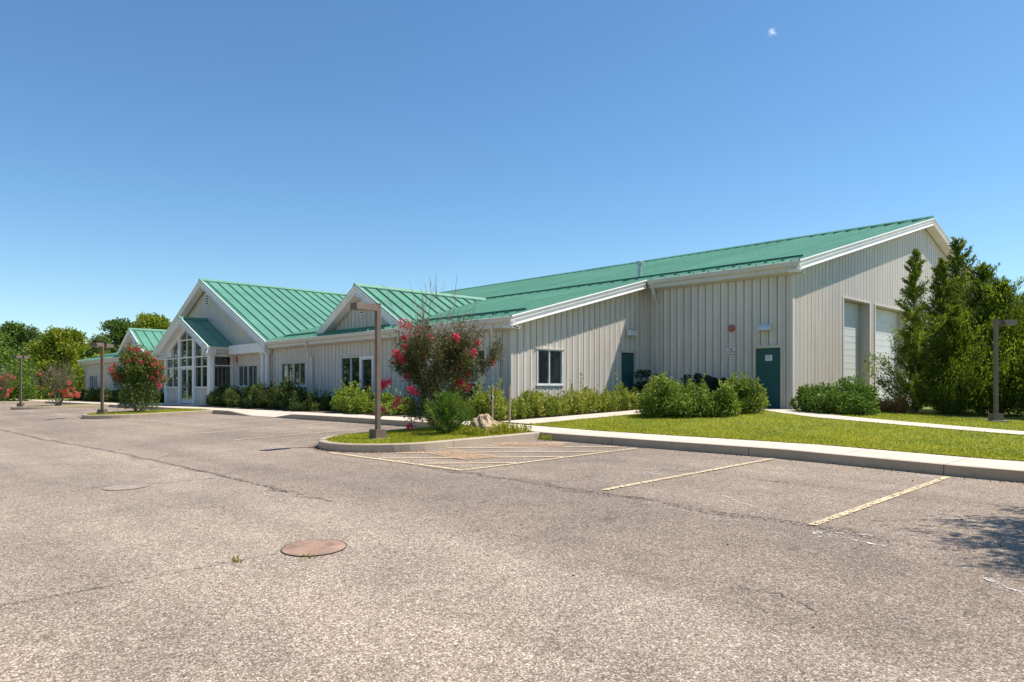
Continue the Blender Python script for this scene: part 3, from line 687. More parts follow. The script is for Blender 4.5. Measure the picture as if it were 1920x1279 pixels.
# gutters
GP = [(-.11,.0),(-.0,.012),(.035,.0),(.035,-.03),(.02,-.06),(.015,-.13),(-.02,-.165),(-.07,-.17),(-.08,-.19),(-.08,-.31),(-.11,-.32),(-.39,-.37),(-.39,-.33),(-.11,-.05)]
def gutter(A, B, out, name="gutter"):
    mb = BB(); mb.extrude(GP, A, B, out); return mb.build(name, M['offwhite'])
gutter((-70.5,YE,Z0), (XC-HE-.02,YE,Z0), (0,-1)); gutter((XC+HE+.02,YE,Z0), (-16.09,YE,Z0), (0,-1))
gutter((-16.06,YH,roofz(YH)), (-10.09,YH,roofz(YH)), (0,-1))
for sg in (1,-1):
    x = XC+sg*HP; gutter((x,YP+.02,ZP-SP*HP), (x,FY-.02,ZP-SP*HP), (sg,0))
def downspout(x, ywall, ztop, yg, zb=-.2, o=None):
    mb = BB(); pts = [(x,yg+.05,ztop-.16),(x,yg+.05,ztop-.42),(x,ywall-.06,ztop-.95),(x,ywall-.06,zb)]
    mb.tube(pts, .06, 4); mb.build("downspout", M['offwhite'])
for x in (-29.55, -17.05, -69.6, -52.3): downspout(x, FY, Z0, YE)
downspout(-15.85, HY, roofz(YH), YH)
mb = BB(); mb.tube([(XC+HP+.03,14.75,2.8),(XC+HP+.03,14.75,2.6),(-38.47,14.75,2.35),(-38.47,14.75,-.15)], .05, 4); mb.build("downspout", M['white'])
# snow rails
def rail(x0, x1, y):
    mb = BB(); z = roofz(y)+.10
    mb.box(x0, x1, y-.02, y+.02, z-.02, z+.03); mb.box(x0, x1, y-.035, y-.02, z-.045, z-.02)
    k = math.ceil((x0+.02)/SEAM)
    while k*SEAM < x1-.02:
        X = k*SEAM; mb.box(X-.04, X+.04, y-.10, y-.021, z-.075, z-.0); mb.box(X-.035, X+.035, y-.20, y-.101, z-.105, z-.04); k += 1
    mb.build("snow_rail", M['darkgreen'])
rail(-22.2, -16.25, YE+.85); rail(-33.2, -29.6, YE+.85); rail(-54.4, -51.2, YE+.85); rail(-70.2, -61.4, YE+.85); rail(-70.2, -10.3, YH+.75)
# porch rail
# roof vent pipe
mb = BB(); px_, py_ = -17.3, 24.0; z = roofz(py_)
mb.tube([(px_,py_,z-.1),(px_,py_,z+.62)], .085, 12); mb.tube([(px_,py_,z+.60),(px_,py_,z+.63),(px_,py_,z+.72),(px_,py_,z+.76)], [.11,.16,.16,.08], 12); mb.tube([(px_,py_,z-.1),(px_,py_,z+.06)], [.22,.12], 12)
mb.build("vent_pipe", M['vent'])
# gable louvres
def louvre(xc, y, zc, r):
    mb = BB(); n = 8; P = []
    ang = [math.pi/8+2*math.pi*i/n for i in range(n)]
    out = [(xc+r*math.cos(a)*.82, zc+r*math.sin(a)*1.1) for a in ang]; inn = [(xc+(p[0]-xc)*.86, zc+(p[1]-zc)*.86) for p in out]
    for i in range(n):
        j = (i+1) % n
        A, B, C, D = out[i], out[j], inn[j], inn[i]
        mb.add([(A[0],y-.05,A[1]),(B[0],y-.05,B[1]),(C[0],y-.05,C[1]),(D[0],y-.05,D[1]),(A[0],y+.03,A[1]),(B[0],y+.03,B[1]),(C[0],y+.03,C[1]),(D[0],y+.03,D[1])],
               [(0,3,2,1),(0,1,5,4),(3,7,6,2)])
    mb.add([(p[0],y-.003,p[1]) for p in inn], [tuple(range(n))[::-1]], 1)
    for k in range(5):
        zz = zc-r*.75+k*r*.36; h = math.sqrt(max(0.02, 1-((zz-zc)/(r*1.05))**2))*r*.70
        mb.add([(xc-h,y-.045,zz),(xc+h,y-.045,zz),(xc+h,y-.005,zz+.09),(xc-h,y-.005,zz+.09)], [(0,1,2,3)])
    mb.build("louvre_vent", [M['white'], M['black']])
louvre(XC, FY, 5.85, .40); louvre(XD, YD+.38, 4.10, .32); louvre(XD3, YD+.38, 4.28, .30)
# columns
for x in (XC+HE-.62, XC+HE-.14, XC-HE+.62, XC-HE+.14):
    mb = BB(); yy = YG+.22
    mb.tube([(x,yy,-.3),(x,yy,2.44)], [.125,.11], 20); mb.box(x-.16,x+.16,yy-.16,yy+.16,-.3,-.08); mb.box(x-.15,x+.15,yy-.15,yy+.15,2.43,2.51)
    o = mb.build("column", M['white'])
# porch front and sides
PX0, PX1, PY = -45.85, -38.55, 14.7; po = (PX0, PY)
def px(X): return X-PX0
zs = 0.72
ribwall(po, uX, nF, px(-43.5), -.5, lambda x: zs)
ribwall((-40.9,PY), uX, nF, PX1+40.9, -.5, lambda x: zs)
for (o, n, ln) in (((PX1,PY),(1,0),FY-PY), ((PX0,PY),(-1,0),FY-PY)): ribwall(o, uY, n, ln, -.5, lambda x: zs)
def gz_(X): return ZP-SP*abs(X-XC)-.42        # underside of porch gable
mb = BB()
def bar(X0, X1, z0, z1, d0=-.06, d1=.05): mb.obox(po,uX,nF,px(X0),px(X1),d0,d1,z0,z1)
# heavy white posts
for X0, X1 in ((PX0,PX0+.34),(-43.5,-43.16),(-41.24,-40.9),(PX1-.46,PX1)): bar(X0, X1, -.3, min(gz_(X0), gz_(X1)) if abs(X0-XC) < 3 and abs(X1-XC) < 3 else 2.55, -.12, .07)
bar(PX0+.34,-43.5,zs,zs+.07,-.10,.09); bar(-40.9,PX1-.46,zs,zs+.07,-.10,.09)
for zz in (2.42,):
    bar(PX0+.34,-43.5,zz,zz+.07); bar(-43.16,-41.24,zz,zz+.07); bar(-40.9,PX1-.46,zz,zz+.07)
for zz in (1.87,):
    bar(PX0+.34,-43.5,zz,zz+.05); bar(-43.16,-41.24,zz-.01,zz+.10); bar(-40.9,PX1-.46,zz,zz+.05)
bar(-43.16,-41.24,3.44,3.50)
for X, z0 in ((-44.5,zs+.07),(-42.2,1.97),(-39.95,zs+.07)): bar(X-.025, X+.025, z0, gz_(X)-.02, -.05, .03)
# sloping head under the gable
for sg in (1,-1):
    A = (XC+sg*3.65, PY-.03, gz_(XC+3.65)-.05); B = (XC, PY-.03, gz_(XC)-.05)
    mb.extrude([(-.06,-.12),(.06,-.12),(.06,.40),(-.06,.40)], A, B, (0,-1))
for sg in (1,-1):
    xa, xb, xc_ = XC+sg*3.60, XC+sg*2.55, XC+sg*2.55
    pl = [(xa,2.55),(xb,2.55),(xb,gz_(xb)+.25),(xa,gz_(xa)+.25)]
    mb.add([(x,PY-.045,z) for x,z in pl]+[(x,PY+.10,z) for x,z in pl], [(0,1,2,3),(7,6,5,4),(0,4,5,1),(1,5,6,2),(2,6,7,3),(3,7,4,0)])
pw = mb.build("porch_frame", M['white']); pw["label"] = "white posts and mullions of the glazed entrance porch"
gl = BB()
def gpoly(pts): gl.add([(X,PY+.03,z) for X, z in pts], [tuple(range(len(pts)))])
gpoly([(PX0+.2,zs),(-43.3,zs),(-43.3,gz_(-43.3)+.05),(PX0+.2,gz_(PX0+.2)+.05)])
gpoly([(-41.1,zs),(PX1-.3,zs),(PX1-.3,gz_(PX1-.3)+.05),(-41.1,gz_(-41.1)+.05)])
gpoly([(-43.3,1.92),(-41.1,1.92),(-41.1,gz_(-41.1)+.05),(XC,gz_(XC)+.05),(-43.3,gz_(-43.3)+.05)])
gl.build("pane", M['glass'], pw)
# doors
for a, b in ((-43.16,-42.2),(-42.2,-41.24)):
    mb = BB()
    for p, q in ((a+.01,a+.09),(b-.09,b-.01)): mb.obox(po,uX,nF,px(p),px(q),-.05,.0,-.17,1.86)
    mb.obox(po,uX,nF,px(a+.09),px(b-.09),-.05,-.002,-.17,.06); mb.obox(po,uX,nF,px(a+.09),px(b-.09),-.05,-.002,1.76,1.86)
    d = mb.build("door", M['frame'])
    mb = BB(); mb.obox(po,uX,nF,px(a+.09),px(b-.09),-.03,-.024,.06,1.76); mb.build("pane", M['glass'], d)
    mb = BB(); hx = (b-.06) if a < -43 else (a+.06); mb.obox(po,uX,nF,px(hx-.015),px(hx+.015),.0,.05,.65,1.05); mb.build("handle", M['steel'], d)
for xs_, n in ((PX1,(1,0)),(PX0,(-1,0))):
    o = (xs_, PY); ln = FY-PY
    mb = BB(); mb.obox(o,uY,n,.0,.16,-.10,.03,-.3,2.6); mb.obox(o,uY,n,ln-.14,ln-.01,-.10,.03,-.3,2.6); mb.obox(o,uY,n,.16,ln-.14,-.10,.04,zs,zs+.06); mb.obox(o,uY,n,.16,ln-.14,-.10,.02,2.42,2.62)
    mb.obox(o,uY,n,.16,ln-.14,-.08,.01,1.90,1.96)
    f = mb.build("porch_side_frame", M['white'])
    mb = BB(); mb.obox(o,uY,n,.16,ln-.14,-.06,-.05,zs+.06,2.42); mb.build("pane", M['glass'], f)

# ------------------------------------------------------------------ things on the walls
def hood(name, c, u, n, label):
    """half-barrel hooded wall lamp"""
    e = empty(name, c, label, "wall lamp", "hooded lamps over the teal doors"); mb = MB(); W2 = .21; R = .24
    prof = [(R*math.sin(t), R*math.cos(t)) for t in np.linspace(0, math.pi/2, 9)]
    prof = [(a, b) for a, b in prof]
    return e
def hood(name, c, u, n, label):
    e = empty(name, c, label, "wall lamp", "hooded lamps over the teal doors"); mb = MB(); W2 = .21; R = .24
    prof = [(R*math.sin(t), R*math.cos(t)) for t in np.linspace(0, math.pi/2, 9)]
    P = lambda a, q: (u[0]*a+n[0]*q[0], u[1]*a+n[1]*q[0], q[1])
    k = len(prof); va = [P(-W2,q) for q in prof]; vb = [P(W2,q) for q in prof]
    mb.add(va+vb, [(i,i+1,k+i+1,k+i) for i in range(k-1)])
    mb.add(va+[P(-W2,(0,0))], [tuple(range(k+1))]); mb.add(vb+[P(W2,(0,0))], [tuple(range(k+1))[::-1]])
    o = mb.build("hood", M['vent2'], e)
    mb = MB(); mb.add([P(-W2+.02,(0.0,.01)),P(W2-.02,(0,.01)),P(W2-.02,(R-.02,.01)),P(-W2+.02,(R-.02,.01))], [(0,1,2,3)]); mb.build("lens", M['lens'], e)
    return e
M['vent2'] = simple("white_enamel", (0.62,0.66,0.68), 0.3)
hood("wall_lamp", (-11.44,HY-.005,2.72), (1,0), (0,-1), "white hooded lamp on the shaded wall above the notice door")
hood("wall_lamp", (-16.49,22.22,2.75), (0,1), (1,0), "white hooded lamp above the teal door in the recessed end wall")
e = empty("fire_bell", (-12.72,HY,2.88), "round faded red fire bell on the shaded tall wall", "bell")
mb = MB(); mb.tube([(0,.0,0),(0,-.05,0),(0,-.09,0),(0,-.11,0)], [.125,.125,.10,.04], 24); mb.build("gong", M['red'], e, False)
mb = MB(); mb.tube([(0,-.10,0),(0,-.125,0)], .022, 10); mb.build("boss", M['grey'], e)
e = empty("fire_strobe", (-38.0,FY,2.26), "small red alarm strobe on the wall beside the entrance porch", "alarm")
mb = MB(); mb.box(-.09,.09,-.06,0,-.12,.12); mb.build("housing", M['signred'], e); mb = MB(); mb.box(-.04,.04,-.085,-.06,-.07,.03); mb.build("strobe_lens", M['paper'], e)
def textmesh(txt, size, parent, loc, mat, name="lettering"):
    cu = bpy.data.curves.new("t", 'FONT'); cu.body = txt; cu.size = size; cu.align_x = 'CENTER'; cu.align_y = 'CENTER'; cu.extrude = 0.001; cu.offset = 0.002
    o = bpy.data.objects.new("t", cu); COL.objects.link(o); dg = bpy.context.evaluated_depsgraph_get(); dg.update()
    me = bpy.data.meshes.new_from_object(o.evaluated_get(dg)); COL.objects.unlink(o); bpy.data.objects.remove(o)
    me.materials.clear(); me.materials.append(mat); t = link(name, me, parent); t.location = loc; t.rotation_euler = (math.radians(90),0,0); return t
sg = empty("wall_sign", (-12.74,HY,2.03), "small white sign with three lines of red lettering under the bell", "sign")
mb = MB(); mb.box(-.165,.165,-.02,.0,-.15,.15); mb.build("sign_panel", M['paper'], sg)
textmesh("FIRE", .09, sg, (0,-.023,.09), M['signred']); textmesh("DEPARTMENT", .056, sg, (0,-.023,0.0), M['signred']); textmesh("CONNECTION", .056, sg, (0,-.023,-.095), M['signred'])
sg = empty("door_notice", (-11.36,HY+.05,1.78), "white paper notice taped on the teal office door", "notice")
mb = MB(); mb.box(-.125,.125,-.006,.0,-.10,.10); mb.build("sheet_of_paper", M['paper'], sg)
mb = MB()
for k in range(6): mb.box(-.10,.10-.03*(k % 3),-.008,-.0065,.065-k*.026,.075-k*.026)
mb.build("printed_lines", M['grey'], sg)

# ------------------------------------------------------------------ street lamps
def lamp(loc, hd, label, H=2.92, heads=((1.0),), arm=.10, hl=.50):
    e = empty("street_lamp", loc, label, "street lamp", "square bronze parking lot lamps", rz=hd)
    mb = MB(); mb.box(-.046,.046,-.046,.046,.0,H); mb.box(-.05,.05,-.05,.05,H,H+.012); mb.build("pole", M['pole'], e)
    mb = MB(); mb.box(-.22,.22,-.22,.22,-.10,.03); mb.build("footing", M['pad'], e)
    mb = MB(); mb.box(-.135,.135,-.135,.135,.03,.22); mb.build("base_cover", M['pole'], e)
    for s in heads:
        mb = MB(); a, b = sorted((s*.13, s*.66))
        z0, z1 = H-.165, H-.015
        xa, xb = s*arm, s*(arm+hl)
        mb.add([(xa,-.14,z0),(xb,-.14,z0+.01),(xb,.14,z0+.01),(xa,.14,z0),(xa,-.12,z1),(xb,-.12,z1),(xb,.12,z1),(xa,.12,z1)],
               [(0,1,2,3),(4,7,6,5),(0,4,5,1),(1,5,6,2),(2,6,7,3),(3,7,4,0)])
        mb.box(min(s*.05,s*arm),max(s*.05,s*arm),-.035,.035,H-.12,H-.05)
        h = mb.build("lamp_head", M['pole'], e)
        mb = MB(); mb.box(min(xa+s*.06,xb-s*.05),max(xa+s*.06,xb-s*.05),-.12,.12,z0-.012,z0+.002); mb.build("lens", M['lens'], h)
    return e
lamp((-13.0,8.5,itop(-13,8.5)), -math.pi/2, "tall square brown lamp post on the nearest grass island beside the pink crape myrtle", 2.93, (1,))
lamp((-32.6,8.0,itop(-32.6,8)), math.radians(-44), "brown twin headed lamp post on the second island beside a flowering myrtle", 2.95, (1,-1))
lamp((-48.5,7.75,itop(-48.5,7.75)), math.radians(-40), "farthest brown lamp post near the left edge with two short heads", 2.95, (1,-1))
lamp((-4.9,23.9,G(-4.9,23.9)+.03), math.radians(46), "brown lamp post on the lawn in front of the big cedars", 2.9, (1,), arm=.18, hl=.34)

# ------------------------------------------------------------------ manholes
for x, y, r, lab in ((-5.74,3.09,.285,"large rusty manhole cover in the foreground asphalt"), (-11.03,3.02,.30,"rusty manhole cover in the asphalt farther left, partly tarred over")):
    z = lot(x, y); e = empty("manhole_cover", (x,y,z), lab, "manhole cover", "rusty manhole covers in the lot")
    e.rotation_euler = (math.atan((lot(x,y+.3)-lot(x,y-.3))/.6), -math.atan((lot(x+.3,y)-lot(x-.3,y))/.6), 0)
    mb = MB(); n = 48
    ring = lambda rr, zz: [(rr*math.cos(2*math.pi*i/n), rr*math.sin(2*math.pi*i/n), zz) for i in range(n)]
    mb.add(ring(r-.009,.007), [tuple(range(n))]); mb.build("lid", M['rust'] if x > -8 else M['tarred'], e)
    mb = MB(); A, B = ring(r,.009), ring(r-.011,.009)
    mb.add(A+B, [(i,(i+1)%n,n+(i+1)%n,n+i) for i in range(n)]); mb.build("frame_ring", M['crack'] if x > -8 else M['tarred'], e)

# ------------------------------------------------------------------ plants
def blobpoints(n, ctrs, rad, squash=1.0, shell=0.35):
    k = RNG.integers(0, len(ctrs), n); C = np.array(ctrs)[k]; R = np.array(rad)[k]
    d = unit(RNG.normal(size=(n,3))); r = 1-shell*np.abs(RNG.normal(size=n))*0.9; r = np.clip(r, 0.05, 1.15)
    P = C+d*(R*r)[:,None]*np.array([1,1,squash]); return P, d, k
def shrub(loc, rx, ry, h, mat, label, cat="shrub", n=9000, leaf=(.06,.032), group=None, name="shrub", lumps=16, tips=0, stemmat='bark'):
    e = empty(name, loc, label, cat, group); ct = []; rd = []
    for i in range(lumps):
        a = random.uniform(0, 2*math.pi); q = math.sqrt(random.random()); t = random.uniform(.18, .78)
        prof = math.sqrt(max(.12, 1-((t-.38)/.62)**2))
        ct.append((rx*.84*q*math.cos(a)*prof, ry*.84*q*math.sin(a)*prof, h*t*random.uniform(.85,1.1))); rd.append(random.uniform(.18,.38)*min(rx,ry,h*1.1))
    for i in range(lumps//2):
        a = 2*math.pi*i/(lumps//2); ct.append((rx*.72*math.cos(a), ry*.72*math.sin(a), h*random.uniform(.16,.42))); rd.append(random.uniform(.26,.38)*min(rx,ry,h))
    P, D, k = blobpoints(n, ct, rd)
    if tips:
        tp = []; td = []
        for i in range(tips):
            c = ct[random.randrange(lumps)]; a = random.uniform(0, 6.28); base = np.array(c)+np.array([0,0,rd[0]*.7]); dr = np.array([.35*math.cos(a),.35*math.sin(a),1.0]); ln = random.uniform(.15,.4)
            for s in np.linspace(0, 1, 16): tp.append(base+dr*ln*s+RNG.normal(size=3)*.012); td.append(dr*.6+RNG.normal(size=3)*.8)
        P = np.vstack([P, tp]); D = np.vstack([D, td])
    P[:,2] = np.maximum(P[:,2], .02)
    kk = np.array([random.random() for _ in range(len(ct))])
    tint = np.concatenate([.55*RNG.random(n)+.45*kk[k], RNG.uniform(.5,1,len(P)-n)])
    DD = D*.6+RNG.normal(size=P.shape)*.8+np.array([0,0,.25])
    leaves("foliage", P, DD, leaf[0], leaf[1], L[mat], e, tint)
    mb = MB()
    for i in range(9):
        c = ct[i % len(ct)]; mb.tube([(c[0]*.12,c[1]*.12,-.03),(c[0]*.5,c[1]*.5,c[2]*.5),(c[0],c[1],c[2])], [.02,.013,.005], 5)
    mb.build("stem", M[stemmat], e); return e
# low dark juniper hedge along the front walk
hg = "low dark junipers along the office front"
for i, (x, y, rx, h, lab) in enumerate([(-36.3,14.55,1.5,.95,"low dark spreading juniper beside the entrance porch"), (-33.9,14.5,1.6,1.0,"low dark spreading juniper in front of the paired columns"),
        (-31.4,14.45,1.6,1.05,"low dark spreading juniper under the four light window"), (-29.0,14.5,1.5,1.15,"tallest dark spreading juniper beside the downspout"), (-26.6,14.2,1.4,.55,"lowest dark juniper patch left of the glass patio door")]):
    shrub((x,y,G(x,y)), rx, .85, h, 'hedge', lab, n=9000, leaf=(.11,.045), group=hg, name="juniper_shrub", lumps=26, tips=20)
for i, (x, y, rx, h, lab) in enumerate([(-64.5,14.6,2.2,.95,"dark hedge shrub under the far left windows"), (-60.3,14.6,2.2,.9,"dark hedge shrub behind the second flowering myrtle"), (-56,14.6,2.2,.9,"dark hedge shrub under the far left dormer"), (-51.5,14.6,2.2,.95,"dark hedge shrub left of the entrance"), (-47.9,14.5,1.2,.9,"dark hedge shrub against the left side of the porch")]):
    shrub((x,y,G(x,y)), rx, .9, h, 'hedge', lab, n=5000, leaf=(.14,.07), group="dark hedge shrubs on the far left front", name="hedge_shrub", lumps=26)
fg = "light green shrubs by the front walk"
shrub((-23.4,14.1,G(-23,14)), .85, .7, 1.0, 'bushlight', "light yellow green shrub below the glass patio door", n=5000, leaf=(.085,.045), group=fg, tips=16)
shrub((-22.0,14.0,G(-22,14)), .8, .7, .95, 'bushlight', "light yellow green shrub left of the nearest lamp post", n=4500, leaf=(.085,.045), group=fg, tips=14)
shrub((-24.6,14.7,G(-24,14.7)), .9, .6, .95, 'holly', "dark leafy shrub against the wall under the patio door", n=4500, leaf=(.09,.05))
shrub((-20.3,13.9,G(-20,14)), .9, .7, .8, 'bushlight', "light yellow green shrub behind the pink crape myrtle", n=4500, leaf=(.085,.045), group=fg, tips=8)
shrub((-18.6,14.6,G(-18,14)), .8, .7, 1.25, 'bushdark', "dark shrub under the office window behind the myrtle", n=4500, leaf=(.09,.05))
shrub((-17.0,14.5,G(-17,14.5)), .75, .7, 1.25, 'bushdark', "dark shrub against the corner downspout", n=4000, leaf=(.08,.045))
shrub((-16.9,13.95,G(-17,14)), .42, .42, 1.5, 'bushlight', "tall narrow yellow green weed bush left of the building corner", n=2200, leaf=(.09,.045), tips=12, name="weed_bush")
shrub((-15.6,14.0,G(-15.6,14)), .95, .65, .95, 'weed', "bright green weedy bush at the building corner behind the stakes", n=6000, leaf=(.08,.03), tips=30, name="weed_bush")
bg_ = "round bayberry shrubs beside the lawn"
shrub((-11.75,17.9,G(-11.7,17.9)), 1.05, .95, 1.12, 'bush', "largest round green shrub with pale leaf tips standing forward on the lawn", n=16000, leaf=(.085,.046), group=bg_, lumps=34, tips=60)
shrub((-13.0,19.3,G(-13,19)), .62, .6, .85, 'bushlight', "small pale green shrub left of the largest round shrub", n=5500, leaf=(.085,.045), group=bg_, tips=10)
shrub((-10.95,18.7,G(-11,18.9)), .85, .8, .95, 'bush', "middle round green shrub between the largest shrub and the door", n=11000, leaf=(.085,.046), group=bg_, lumps=26, tips=26)
shrub((-10.85,20.2,G(-10.7,20)), .85, .8, 1.15, 'bush', "round green shrub just left of the notice door", n=11000, leaf=(.085,.046), group=bg_, lumps=26, tips=26)
shrub((-8.75,22.4,G(-8.7,22.4)), 1.2, 1.0, 1.12, 'holly', "neat round green shrub right of the notice door before the gable wall", n=17000, leaf=(.08,.046), lumps=34)
dg_ = "dark shrubs growing against the shaded tall wall"
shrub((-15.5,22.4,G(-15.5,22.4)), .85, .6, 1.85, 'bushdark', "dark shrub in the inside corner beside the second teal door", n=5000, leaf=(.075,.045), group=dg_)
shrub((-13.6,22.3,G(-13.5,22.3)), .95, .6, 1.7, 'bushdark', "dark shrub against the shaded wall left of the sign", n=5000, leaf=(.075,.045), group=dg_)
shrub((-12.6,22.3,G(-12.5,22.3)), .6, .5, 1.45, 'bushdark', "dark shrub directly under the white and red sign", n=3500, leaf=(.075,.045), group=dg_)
shrub((-10.3,22.95,G(-10.3,23)), .22, .2, .55, 'holly', "small weed clump at the right foot of the notice door", n=700, leaf=(.06,.03), lumps=6, name="weed_clump")
# goldenrod strip along the sunlit end wall
def weeds(name, label, x0, x1, y0, y1, n, h, mat, zf):
    RS = .08 if h > .3 else .02
    P = []; D = []; T = []
    mb = MB()
    for i in range(n):
        x = random.uniform(x0,x1); y = random.uniform(y0,y1); z = zf(x,y); hh = h*(.78+.30*math.sin(y*2.3+1)*math.sin(y*5.1+x*2))*random.uniform(.6,1.15)*(1.25 if random.random() < .12 else 1)
        lx, ly = random.gauss(0,RS), random.gauss(0,RS); pts = [Vector((x+lx*s*s*hh*2, y+ly*s*s*hh*2, z+hh*s)) for s in (0,.5,1)]
        mb.tube(pts, [.006,.005,.002], 3, cap=False); m = int(26*hh/h)+6; tt = random.uniform(0,.7)
        s = RNG.uniform(.08,1,m)
        for q in s:
            a = random.uniform(0,6.28); up = .25+.9*q; p = pts[0].lerp(pts[2], q)
            P.append(tuple(p)); D.append((math.cos(a), math.sin(a), up)); T.append(tt+.3*random.random())
    e = empty(name, (0,0,0), label, "weeds"); e["kind"] = 'stuff'
    leaves("foliage", np.array(P), np.array(D), min(.12, h*.19+.006), min(.034, h*.06+.004), L[mat], e, np.array(T)); mb.build("stems", L[mat], e)
    return e
weeds("tall_weeds", "dense yellow green goldenrod weeds growing along the sunlit end wall", -16.3, -14.5, 15.2, 20.9, 900, .66, 'weed', G)
weeds("tall_plumes", "tallest feathery weeds rising in front of the end wall window", -15.9, -14.9, 17.6, 20.4, 34, 1.12, 'weed', G)
weeds("corner_weeds", "weeds growing at the wall corner and around the stakes", -16.2, -14.6, 13.5, 15.3, 200, .65, 'weed', G)
weeds("garage_weeds", "thin weeds below the garage doors", -10.2, -8.2, 24.2, 27.5, 160, .45, 'weed', G)
weeds("island_weeds", "low weeds at the back of the nearest island", -12.4, -11.6, 10.2, 11.9, 160, .22, 'grass', itop)
weeds("kerb_weeds", "small weeds where the island kerb meets the walk", -11.5, -10.9, 11.6, 11.88, 16, .16, 'grass', lambda x, y: lot(x, y))
weeds("crack_weeds", "tiny weed tuft in the asphalt crack", -5.92, -5.74, 2.40, 2.47, 12, .022, 'grass', lambda x, y: lot(x, y))
weeds("manhole_weeds", "tiny weeds at the rim of the near manhole", -5.60, -5.44, 2.88, 2.96, 10, .025, 'weed', lambda x, y: lot(x, y))
# grass blades
def blades(name, label, pts, h, parent=None):
    P = np.array(pts); n = len(P); D = RNG.normal(size=(n,3))*.75+np.array([0,0,.8])
    patch = .5+.28*np.sin(P[:,0]*1.7+np.sin(P[:,1]*1.3)*2)*np.sin(P[:,1]*1.1+.6)+.22*np.sin(P[:,0]*4.3+1.2*np.sin(P[:,1]*3.7))*np.sin(P[:,1]*3.1+np.sin(P[:,0]*2.9))
    h = h*(.75+.5*patch)
    o = leaves(name, P, D, h, .016, L["grass"], None, .40*RNG.random(n)+.55*patch+.1*RNG.random(n)); tag(o, label, "grass", kind='stuff'); return o
def inpath(x, y):
    P = [(-11.36,23.15),(-10.6,22.3),(-9.6,21.3),(-8.2,20.6),(-5.5,20.0),(-2,19.4),(4,18.6)]
    for a, b in zip(P[:-1], P[1:]):
        ax, ay = a; bx, by = b; t = ((x-ax)*(bx-ax)+(y-ay)*(by-ay))/((bx-ax)**2+(by-ay)**2); t = min(1,max(0,t))
        if (x-ax-t*(bx-ax))**2+(y-ay-t*(by-ay))**2 < .60**2: return True
    return False
pts = []
while len(pts) < 100000:
    x = -13.25+15*random.random(); y = 13.37+11.5*random.random()**1.35
    if x > 0.56*y-6: continue
    if inpath(x, y): continue
    pts.append((x, y, G(x,y)+.01))
blades("lawn_grass", "short bright green lawn between the sidewalk and the tall wall", pts, .055)
pts = []
while len(pts) < 24000:
    x = -13+random.uniform(-1.44,1.44); y = random.uniform(7.4,11.9)
    if y < 8.9 and (x+13)**2+(y-8.9)**2 > 1.43**2: continue
    pts.append((x, y, itop(x,y)))
blades("island_turf", "green turf filling the nearest kerbed island", pts, .06)
pts = []
while len(pts) < 9000:
    x = -32.6+random.uniform(-1.44,1.44); y = random.uniform(7.4,11.9)
    if y < 8.9 and (x+32.6)**2+(y-8.9)**2 > 1.43**2: continue
    pts.append((x, y, itop(x,y)))
blades("island_turf", "green turf filling the second island from the camera", pts, .08)

